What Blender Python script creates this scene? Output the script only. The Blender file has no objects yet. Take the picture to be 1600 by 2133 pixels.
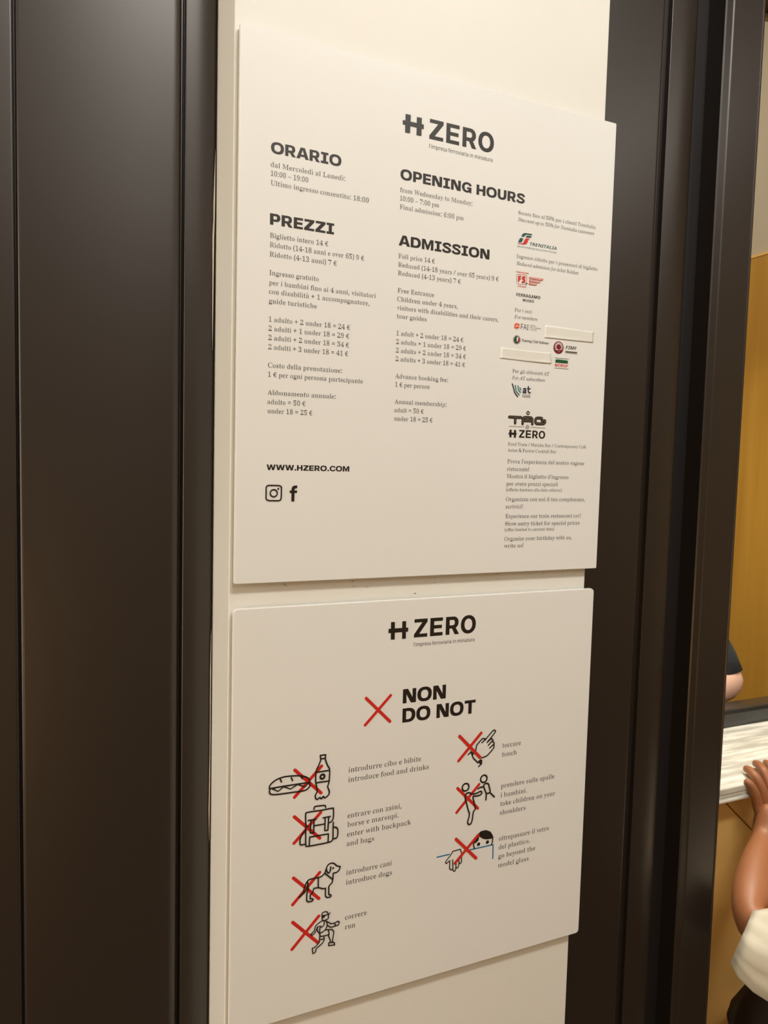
import bpy, bmesh, math, random
from mathutils import Vector, Matrix
from mathutils.geometry import tessellate_polygon

CAMROT = ((0.916538, -0.399162, 0.025059), (0.004130, 0.072099, 0.997389), (0.399926, 0.914041, -0.067730))
CAMPOS = (-0.163185, -0.779633, 1.500017)
sc = bpy.context.scene
COL = sc.collection
R = math.radians

# ---------------------------------------------------------------- camera
cam_data = bpy.data.cameras.new('camera')
cam = bpy.data.objects.new('camera', cam_data)
COL.objects.link(cam)
cam_data.sensor_fit = 'HORIZONTAL'
cam_data.sensor_width = 36.0
cam_data.lens = 36.0 * 1490.0 / 1600.0
cam_data.clip_start = 0.05
cam_data.dof.use_dof = True
cam_data.dof.focus_distance = 0.93
cam_data.dof.aperture_fstop = 14.0
CR, CU, CW = CAMROT
cam.matrix_world = Matrix(((CR[0], CU[0], -CW[0], CAMPOS[0]),
                           (CR[1], CU[1], -CW[1], CAMPOS[1]),
                           (CR[2], CU[2], -CW[2], CAMPOS[2]), (0, 0, 0, 1)))
sc.camera = cam

# ---------------------------------------------------------------- world, exposure, lights
world = bpy.data.worlds.new('world')
sc.world = world
world.use_nodes = True
bg = world.node_tree.nodes['Background']
bg.inputs[0].default_value = (1.0, 0.85, 0.62, 1)
bg.inputs[1].default_value = 0.2
sc.view_settings.view_transform = 'Standard'
sc.view_settings.look = 'None'
sc.view_settings.gamma = 1.0
sc.view_settings.use_curve_mapping = False
sc.view_settings.exposure = 0.0

def area(name, loc, size, power, colour, target=None, size_y=None):
    d = bpy.data.lights.new(name, 'AREA')
    d.shape = 'RECTANGLE'
    d.size = size
    d.size_y = size_y or size
    d.energy = power
    d.color = colour
    o = bpy.data.objects.new(name, d)
    o.location = loc
    if target is not None:
        o.rotation_euler = (Vector(target) - Vector(loc)).to_track_quat('-Z', 'Y').to_euler()
    COL.objects.link(o)
    return o

WARM = (1.0, 0.86, 0.68)
# (x, y, width, depth, power) of the ceiling panel lights of the front room
PANELS = [(0.45, -1.08, 1.2, 0.24, 28), (0.3, -2.7, 1.2, 0.3, 4), (2.1, -1.9, 0.3, 1.2, 5), (-1.7, -2.2, 0.3, 1.2, 4)]
for i, (x, y, sx, sy, p) in enumerate(PANELS):
    area('panel_light_source', (x, y, 2.93), sx, p, (1.0, 0.985, 0.94), (x, y, 0), sy)
area('ticket_room_light_source', (0.7, 1.5, 3.55), 0.9, 24, WARM, (0.7, 1.5, 0), 0.9)
d = bpy.data.lights.new('desk_fill_source', 'SPOT')  # added spot that brightens the marble top and the arm
d.energy = 235; d.spot_size = R(66); d.spot_blend = 0.6; d.shadow_soft_size = 0.05; d.color = (1.0, 0.90, 0.76)
o = bpy.data.objects.new('desk_fill_source', d); o.location = (1.50, 0.45, 3.55); COL.objects.link(o)
area('warm_fill_source', (-1.15, -1.83, 0.65), 0.32, 5.5, (1.0, 0.58, 0.20), (0.3, 0, 0.6), 0.45)  # added warm fill for the lower board
# made-up, unseen glazing in the side wall that lights the pillar's left side
area('side_fill_source', (-2.88, -0.55, 1.45), 0.9, 18, (1.0, 0.87, 0.66), (0, -0.25, 1.45), 2.4)

# ---------------------------------------------------------------- materials
def mat(name, colour, rough=0.5, metal=0.0, spec=0.5, coat=0.0, noise=None, bump=None, sss=0.0, emit=None):
    """noise = (scale, colour2, amount, stretch xyz); bump = (scale, strength, distance)"""
    m = bpy.data.materials.new(name)
    m.use_nodes = True
    nt = m.node_tree
    b = nt.nodes['Principled BSDF']
    b.inputs['Base Color'].default_value = (*colour, 1)
    b.inputs['Roughness'].default_value = rough
    b.inputs['Metallic'].default_value = metal
    b.inputs['Specular IOR Level'].default_value = spec
    b.inputs['Coat Weight'].default_value = coat
    b.inputs['Coat Roughness'].default_value = 0.15
    if sss:
        b.inputs['Subsurface Weight'].default_value = sss
        b.inputs['Subsurface Radius'].default_value = (0.01, 0.004, 0.002)
    if emit:
        b.inputs['Emission Color'].default_value = (*emit[0], 1)
        b.inputs['Emission Strength'].default_value = emit[1]
    if noise or bump:
        tc = nt.nodes.new('ShaderNodeTexCoord')
    if noise:
        mp = nt.nodes.new('ShaderNodeMapping')
        mp.inputs['Scale'].default_value = noise[3]
        nt.links.new(tc.outputs['Object'], mp.inputs[0])
        nz = nt.nodes.new('ShaderNodeTexNoise')
        nz.inputs['Scale'].default_value = noise[0]
        nz.inputs['Detail'].default_value = 6
        nt.links.new(mp.outputs[0], nz.inputs[0])
        rp = nt.nodes.new('ShaderNodeValToRGB')
        rp.color_ramp.elements[0].position = 0.5 - noise[2] / 2
        rp.color_ramp.elements[1].position = 0.5 + noise[2] / 2
        rp.color_ramp.elements[0].color = (*noise[1], 1)
        rp.color_ramp.elements[1].color = (*colour, 1)
        nt.links.new(nz.outputs[0], rp.inputs[0])
        nt.links.new(rp.outputs[0], b.inputs['Base Color'])
    if bump:
        nb = nt.nodes.new('ShaderNodeTexNoise')
        nb.inputs['Scale'].default_value = bump[0]
        nb.inputs['Detail'].default_value = 3
        nt.links.new(tc.outputs['Object'], nb.inputs[0])
        bp = nt.nodes.new('ShaderNodeBump')
        bp.inputs['Strength'].default_value = bump[1]
        bp.inputs['Distance'].default_value = bump[2]
        nt.links.new(nb.outputs[0], bp.inputs['Height'])
        nt.links.new(bp.outputs[0], b.inputs['Normal'])
    return m

M = {
    'board': mat('white_board', (0.78, 0.772, 0.738), 0.42, noise=(3.0, (0.76, 0.752, 0.715), 0.5, (1, 1, 1)), bump=(60, 0.02, 0.002)),
    'pillar': mat('white_paint', (0.765, 0.755, 0.70), 0.5, noise=(5.0, (0.76, 0.73, 0.66), 0.4, (1, 1, 1)), bump=(25, 0.08, 0.002)),
    'bronze': mat('bronze_metal', (0.028, 0.020, 0.0155), 0.37, metal=0.35, spec=1.0, noise=(2.0, (0.024, 0.017, 0.013), 0.6, (1, 1, 0.3)), bump=(4, 0.05, 0.01)),
    'gap': mat('black_recess', (0.006, 0.005, 0.005), 0.8),
    'seal': mat('dark_door_edge', (0.012, 0.010, 0.010), 0.5),
    'k': mat('black_ink', (0.018, 0.013, 0.010), 0.38),
    'r': mat('red_ink', (0.60, 0.022, 0.014), 0.4),
    'b': mat('blue_ink', (0.005, 0.16, 0.34), 0.4),
    'g': mat('dark_teal_ink', (0.010, 0.085, 0.075), 0.4),
    'g2': mat('dark_green_ink', (0.010, 0.06, 0.03), 0.4),
    'g3': mat('train_green_ink', (0.008, 0.11, 0.03), 0.4),
    'r2': mat('badge_red_ink', (0.30, 0.015, 0.012), 0.4),
    'm': mat('maroon_ink', (0.22, 0.010, 0.022), 0.4),
    'o': mat('orange_ink', (0.80, 0.075, 0.015), 0.4),
    'n': mat('navy_ink', (0.020, 0.020, 0.055), 0.4),
    't': mat('teal_ink', (0.03, 0.20, 0.19), 0.4),
    'h': mat('brown_ink', (0.17, 0.13, 0.10), 0.4),
    'w': mat('white_print', (0.80, 0.77, 0.71), 0.42),
    'tape': mat('cream_tape', (0.75, 0.735, 0.67), 0.3, spec=0.55, bump=(30, 0.2, 0.003)),
    'wood': mat('honey_wood', (0.57, 0.315, 0.048), 0.38, noise=(2.6, (0.44, 0.22, 0.026), 0.55, (9, 9, 0.5))),
    'desk_wood': mat('light_wood', (0.86, 0.55, 0.18), 0.42, noise=(2.0, (0.80, 0.48, 0.145), 0.6, (7, 7, 0.8))),
    'marble': mat('white_marble', (0.84, 0.83, 0.75), 0.25, noise=(4.0, (0.50, 0.50, 0.44), 0.22, (2.0, 16, 2.0))),
    'black': mat('glossy_black', (0.018, 0.018, 0.018), 0.3, coat=0.4),
    'roomwall': mat('cream_wall', (0.50, 0.44, 0.33), 0.7, bump=(80, 0.05, 0.002)),
    'wall': mat('taupe_wall', (0.50, 0.35, 0.18), 0.7),
    'ceiling': mat('white_ceiling', (0.74, 0.70, 0.63), 0.8),
    'floor': mat('brown_floor', (0.11, 0.062, 0.024), 0.6, noise=(3, (0.08, 0.045, 0.017), 0.5, (1, 8, 1))),
    'skin': mat('skin', (0.33, 0.128, 0.050), 0.48, sss=0.12, noise=(14, (0.30, 0.12, 0.05), 0.6, (1, 1, 1))),
    'skin2': mat('pale_skin', (0.80, 0.50, 0.38), 0.5, sss=0.15),
    'nail': mat('nail', (0.80, 0.48, 0.36), 0.25),
    'shirt': mat('cream_shirt', (0.64, 0.59, 0.47), 0.75, bump=(300, 0.1, 0.001)),
    'navy': mat('navy_shirt', (0.022, 0.028, 0.036), 0.8, bump=(200, 0.1, 0.001)),
    'trouser': mat('dark_trousers', (0.022, 0.014, 0.010), 0.85),
    'hair': mat('dark_hair', (0.025, 0.014, 0.008), 0.5),
    'eye': mat('eye', (0.02, 0.012, 0.01), 0.2),
    'lip': mat('lip', (0.45, 0.14, 0.10), 0.4),
    'shoe': mat('white_shoe', (0.6, 0.58, 0.55), 0.5),
    'lamp': mat('lamp_diffuser', (0.9, 0.9, 0.88), 0.5, emit=((1.0, 0.93, 0.82), 6.0)),
    'lampframe': mat('lamp_frame', (0.7, 0.68, 0.64), 0.4),
    'fill_lantern': mat('fill_lamp_shade', (0.8, 0.6, 0.35), 0.7, emit=((1.0, 0.60, 0.26), 1.2)),  # glowing shade of the added warm fill lamp
    'chip': mat('bare_white_paint', (0.75, 0.70, 0.62), 0.7),
}

# ---------------------------------------------------------------- helpers
def link(name, me, material, parent=None, smooth=False):
    o = bpy.data.objects.new(name, me)
    COL.objects.link(o)
    if material is not None:
        me.materials.append(material if not isinstance(material, str) else M[material])
    if smooth:
        for p in me.polygons:
            p.use_smooth = True
    if parent is not None:
        o.parent = parent
        o.matrix_parent_inverse = parent.matrix_world.inverted() if False else Matrix.Identity(4)
        # every parent stands unrotated at its own location: keep children in world units
        w = Vector((0, 0, 0)); p = parent
        while p is not None:
            w += p.location; p = p.parent
        o.location = -w + (o.location if o.location.length else Vector((0, 0, 0)))
    return o

def mesh_from(name, verts, faces):
    me = bpy.data.meshes.new(name)
    me.from_pydata(verts, [], faces)
    me.update()
    return me

def bm_obj(name, bm, material, parent=None, smooth=False):
    me = bpy.data.meshes.new(name)
    bmesh.ops.recalc_face_normals(bm, faces=bm.faces)
    bm.to_mesh(me); bm.free()
    return link(name, me, material, parent, smooth)

def box_bm(x0, x1, y0, y1, z0, z1, bevel=0.0, seg=2):
    bm = bmesh.new()
    bmesh.ops.create_cube(bm, size=1.0)
    for v in bm.verts:
        v.co = Vector((x0 + (v.co.x + .5) * (x1 - x0), y0 + (v.co.y + .5) * (y1 - y0), z0 + (v.co.z + .5) * (z1 - z0)))
    if bevel:
        bmesh.ops.bevel(bm, geom=list(bm.edges), offset=bevel, segments=seg, affect='EDGES', profile=0.5)
    return bm

def empty(name, loc):
    o = bpy.data.objects.new(name, None)
    o.location = loc
    o.empty_display_size = 0.05
    COL.objects.link(o)
    return o

def tag(o, label, cat, group=None):
    o['label'] = label
    o['category'] = cat
    if group:
        o['group'] = group
    return o

def struct(o):
    o['kind'] = 'structure'
    return o

def column_prism(name, profile, z0, z1, material, parent=None, smooth=True):
    """vertical extrusion of a closed (x, y) profile"""
    n = len(profile)
    v = [(x, y, z0) for x, y in profile] + [(x, y, z1) for x, y in profile]
    f = [(i, (i + 1) % n, n + (i + 1) % n, n + i) for i in range(n)]
    f += [tuple(range(n)), tuple(range(2 * n - 1, n - 1, -1))]
    me = mesh_from(name, v, f)
    bm = bmesh.new(); bm.from_mesh(me)
    bmesh.ops.recalc_face_normals(bm, faces=bm.faces)
    bm.to_mesh(me); bm.free()
    o = link(name, me, material, parent)
    if smooth:
        for p in me.polygons:
            p.use_smooth = True
        me.update()
        mod = o.modifiers.new('split', 'EDGE_SPLIT'); mod.split_angle = R(32)
    return o

def arc(cx, cy, rx, ry, a0, a1, n=8):
    return [(cx + rx * math.cos(R(a0 + (a1 - a0) * i / n)), cy + ry * math.sin(R(a0 + (a1 - a0) * i / n))) for i in range(n + 1)]

def round_rect(x0, x1, z0, z1, r, n=6):
    p = []
    for cx, cz, a in ((x1 - r, z1 - r, 0), (x0 + r, z1 - r, 90), (x0 + r, z0 + r, 180), (x1 - r, z0 + r, 270)):
        p += arc(cx, cz, r, r, a, a + 90, n)
    return p

def slab(name, outline, y0, y1, material, parent=None, edge=0.0007):
    """flat board in the XZ plane with a small softened front edge; front face at y0"""
    n = len(outline)
    cx = sum(p[0] for p in outline) / n; cz = sum(p[1] for p in outline) / n
    def inset(d):
        o = []
        for i in range(n):
            a, b, c = outline[i - 1], outline[i], outline[(i + 1) % n]
            tx, tz = c[0] - a[0], c[1] - a[1]
            L = math.hypot(tx, tz)
            o.append((b[0] - tz / L * d, b[1] + tx / L * d))
        return o
    rings = [(outline, y1), (outline, y0 + edge), (inset(edge * .3), y0 + edge * .3), (inset(edge), y0)]
    v = []
    for ring, y in rings:
        v += [(x, y, z) for x, z in ring]
    f = []
    for k in range(3):
        for i in range(n):
            j = (i + 1) % n
            f.append((k * n + i, k * n + j, (k + 1) * n + j, (k + 1) * n + i))
    f.append(tuple(range(3 * n, 4 * n)))
    f.append(tuple(range(n - 1, -1, -1)))
    me = mesh_from(name, v, f)
    bm = bmesh.new(); bm.from_mesh(me); bmesh.ops.recalc_face_normals(bm, faces=bm.faces); bm.to_mesh(me); bm.free()
    return link(name, me, material, parent)

# ---------------------------------------------------------------- print data: lines of lettering, pictogram strokes, glyph outlines
TEXT = """B~ORARIO~34.6~1830.2~80.5~12~k~0
B~PREZZI~34.6~1755.0~73.4~12~k~0
R~dal Mercoledì al Lunedì:~34.6~1815.7~85.3~5.45~k~0
R~10:00 – 19:00~34.6~1806.4~42.2~5.45~k~0
R~Ultimo ingresso consentito: 18:00~34.6~1796.5~114.5~5.45~k~0
R~Biglietto intero 14 €~34.6~1741.1~66.9~5.45~k~0
R~Ridotto (14-18 anni e over 65) 9 €~34.6~1731.2~110.4~5.45~k~0
R~Ridotto (4-13 anni) 7 €~34.6~1721.1~77.4~5.45~k~0
R~Ingresso gratuito~34.6~1701.4~56.3~5.45~k~0
R~per i bambini fino ai 4 anni, visitatori~34.6~1690.9~126.0~5.45~k~0
R~con disabilità + 1 accompagnatore,~34.6~1681.4~118.3~5.45~k~0
R~guide turistiche~34.6~1671.3~54.9~5.45~k~0
R~1 adulto + 2 under 18 = 24 €~34.6~1651.6~95.0~5.45~k~0
R~2 adulti + 1 under 18 = 29 €~34.6~1641.7~94.2~5.45~k~0
R~2 adulti + 2 under 18 = 34 €~34.6~1631.7~94.2~5.45~k~0
R~2 adulti + 3 under 18 = 41 €~34.6~1621.7~93.4~5.45~k~0
R~Costo della prenotazione:~34.6~1602.0~86.3~5.45~k~0
R~1 € per ogni persona partecipante~34.6~1591.9~112.3~5.45~k~0
R~Abbonamento annuale:~34.6~1572.3~79.3~5.45~k~0
R~adulto = 50 €~34.6~1562.1~43.6~5.45~k~0
R~under 18 = 25 €~34.6~1552.1~51.8~5.45~k~0
B~OPENING HOURS~188.0~1829.7~172.5~12~k~0
B~ADMISSION~188.0~1754.7~123.6~12~k~0
R~from Wednesday to Monday:~188.0~1815.4~96.9~5.45~k~0
R~10:00 – 7:00 pm~188.0~1805.8~51.6~5.45~k~0
R~Final admission: 6:00 pm~188.0~1796.1~85.5~5.45~k~0
R~Full price 14 €~188.0~1740.1~48.0~5.45~k~0
R~Reduced (14-18 years / over 65 years) 9 €~188.0~1730.2~137.9~5.45~k~0
R~Reduced (4-13 years) 7 €~188.0~1720.5~84.2~5.45~k~0
R~Free Entrance~188.0~1700.6~48.4~5.45~k~0
R~Children under 4 years,~188.0~1690.6~81.3~5.45~k~0
R~visitors with disabilities and their carers,~188.0~1680.6~139.8~5.45~k~0
R~tour guides~188.0~1670.9~39.1~5.45~k~0
R~1 adult + 2 under 18 = 24 €~188.0~1651.0~90.5~5.45~k~0
R~2 adults + 1 under 18 = 29 €~188.0~1641.0~94.6~5.45~k~0
R~2 adults + 2 under 18 = 34 €~188.0~1631.0~94.8~5.45~k~0
R~2 adults + 3 under 18 = 41 €~188.0~1621.1~93.9~5.45~k~0
R~Advance booking fee:~188.0~1601.0~70.9~5.45~k~0
R~1 € per person~188.0~1591.2~46.0~5.45~k~0
R~Annual membership:~188.0~1571.1~69.7~5.45~k~0
R~adult = 50 €~188.0~1561.1~38.8~5.45~k~0
R~under 18 = 25 €~188.0~1551.1~51.2~5.45~k~0
R~Sconto fino al 50% per i clienti Trenitalia~351.4~1815.9~121.4~4.7~k~0
I~Discount up to 50% for Trenitalia customers~351.2~1807.7~119.7~4.65~k~0
J~TRENITALIA~370.4~1780.4~41.3~3.9~g~0
S~GRUPPO FERROVIE DELLO STATO ITALIANE~351.9~1775.8~59.8~2.1~g~0
R~Ingresso ridotto per i possessori di biglietto~351.4~1762.5~127.5~4.7~k~0
I~Reduced admission for ticket holders~351.6~1753.7~96.6~4.65~k~0
B~FONDAZIONE~351.2~1744.3~19.2~1.9~r~0
B~ITALIANE~354.5~1727.0~12.8~1.9~r~0
B~FERRAGAMO~353.1~1715.3~36.5~4.0~k~0
B~MUSEO~362.9~1709.8~17.1~3.3~k~0
R~Per i soci~351.4~1695.9~26.0~4.7~k~0
I~For members~351.4~1687.4~34.9~4.65~k~0
S~FAI~361.6~1674.7~11.5~6.9~k~0
S~FONDO~375.5~1679.9~8.6~1.73~k~0
S~PER L'AMBIENTE~375.6~1677.4~16.8~1.58~k~0
S~ITALIANO~375.7~1674.8~10.0~1.56~k~0
T~Touring Club Italiano~363.6~1659.4~41.7~3.6~k~0
J~FIMF~432.5~1656.0~18.1~4.4~k~0
B~MOROP~416.5~1632.1~21.0~3.7~r~0
R~Per gli abbonati AT~351.4~1619.4~56.8~4.7~k~0
I~For AT subscribers~351.0~1610.9~50.8~4.65~k~0
S~autolinee~367.7~1591.7~11.9~1.93~n~0
S~toscana~367.8~1589.1~11.9~2.32~n~0
B~ZERO~364.9~1537.5~40.6~10~k~0
R~Food Train / Matcha Bar / Contemporary Café~348.6~1526.9~124.2~4.25~k~0
R~Asian & Fusion Cocktail Bar~348.6~1519.1~75.8~4.25~k~0
R~Prova l’esperienza del nostro vagone~348.6~1504.3~122.3~5.35~k~0
R~ristorante!~348.6~1494.5~33.7~5.35~k~0
R~Mostra il biglietto d’ingresso~348.6~1485.2~97.4~5.35~k~0
R~per avere prezzi speciali~348.6~1475.6~80.5~5.35~k~0
R~(offerta limitata alla data odierna)~348.6~1468.4~87.4~4.2~k~0
R~Organizza con noi il tuo compleanno,~348.6~1455.6~126.2~5.35~k~0
R~scrivici!~348.6~1446.1~26.0~5.35~k~0
R~Experience our train restaurant car!~348.6~1433.6~120.3~5.35~k~0
R~Show entry ticket for special prices~348.6~1423.9~118.7~5.35~k~0
R~(offer limited to current date)~348.6~1416.6~77.3~4.2~k~0
R~Organize your birthday with us,~348.6~1404.2~107.1~5.35~k~0
R~write us!~348.6~1395.1~29.7~5.35~k~0
B~WWW.HZERO.COM~34.6~1489.5~97.9~6.2~k~0
B~ZERO~223.9~1882.3~88.6~22.9~k~0
S~l'impresa ferroviaria in miniatura~224.2~1871.9~87.0~4.7~k~0
B~ZERO~222.3~1286.9~87.8~22.9~k~1
S~l'impresa ferroviaria in miniatura~222.4~1275.8~86.5~4.7~k~1
B~NON~209.5~1205.4~60.1~17.9~k~1
B~DO NOT~209.6~1181.1~104.2~17.9~k~1
R~introdurre cibo e bibite~139.8~1128.7~97.3~6.7~k~1
R~introduce food and drinks~139.8~1116.7~108.5~6.7~k~1
R~entrare con zaini,~139.8~1072.1~71.9~6.7~k~1
R~borse e marsupi.~139.8~1060.8~68.2~6.7~k~1
R~enter with backpack~139.8~1048.8~85.9~6.7~k~1
R~and bags~139.8~1037.1~35.8~6.7~k~1
R~introdurre cani~139.8~1000.8~60.7~6.7~k~1
R~introduce dogs~139.8~988.4~61.3~6.7~k~1
R~correre~139.8~944.1~28.4~6.7~k~1
R~run~139.8~931.9~13.5~6.7~k~1
R~toccare~357.2~1128.9~29.1~6.7~k~1
R~touch~357.2~1116.8~23.1~6.7~k~1
R~prendere sulle spalle~357.2~1073.9~86.5~6.7~k~1
R~i bambini.~357.2~1061.2~41.8~6.7~k~1
R~take children on your~357.2~1049.4~88.9~6.7~k~1
R~shoulders~357.2~1037.1~40.7~6.7~k~1
R~oltrepassare il vetro~357.2~1001.3~80.5~6.7~k~1
R~del plastico.~357.2~989.4~49.7~6.7~k~1
R~go beyond the~357.2~977.0~59.4~6.7~k~1
R~model glass~357.2~964.4~48.9~6.7~k~1"""
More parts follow.
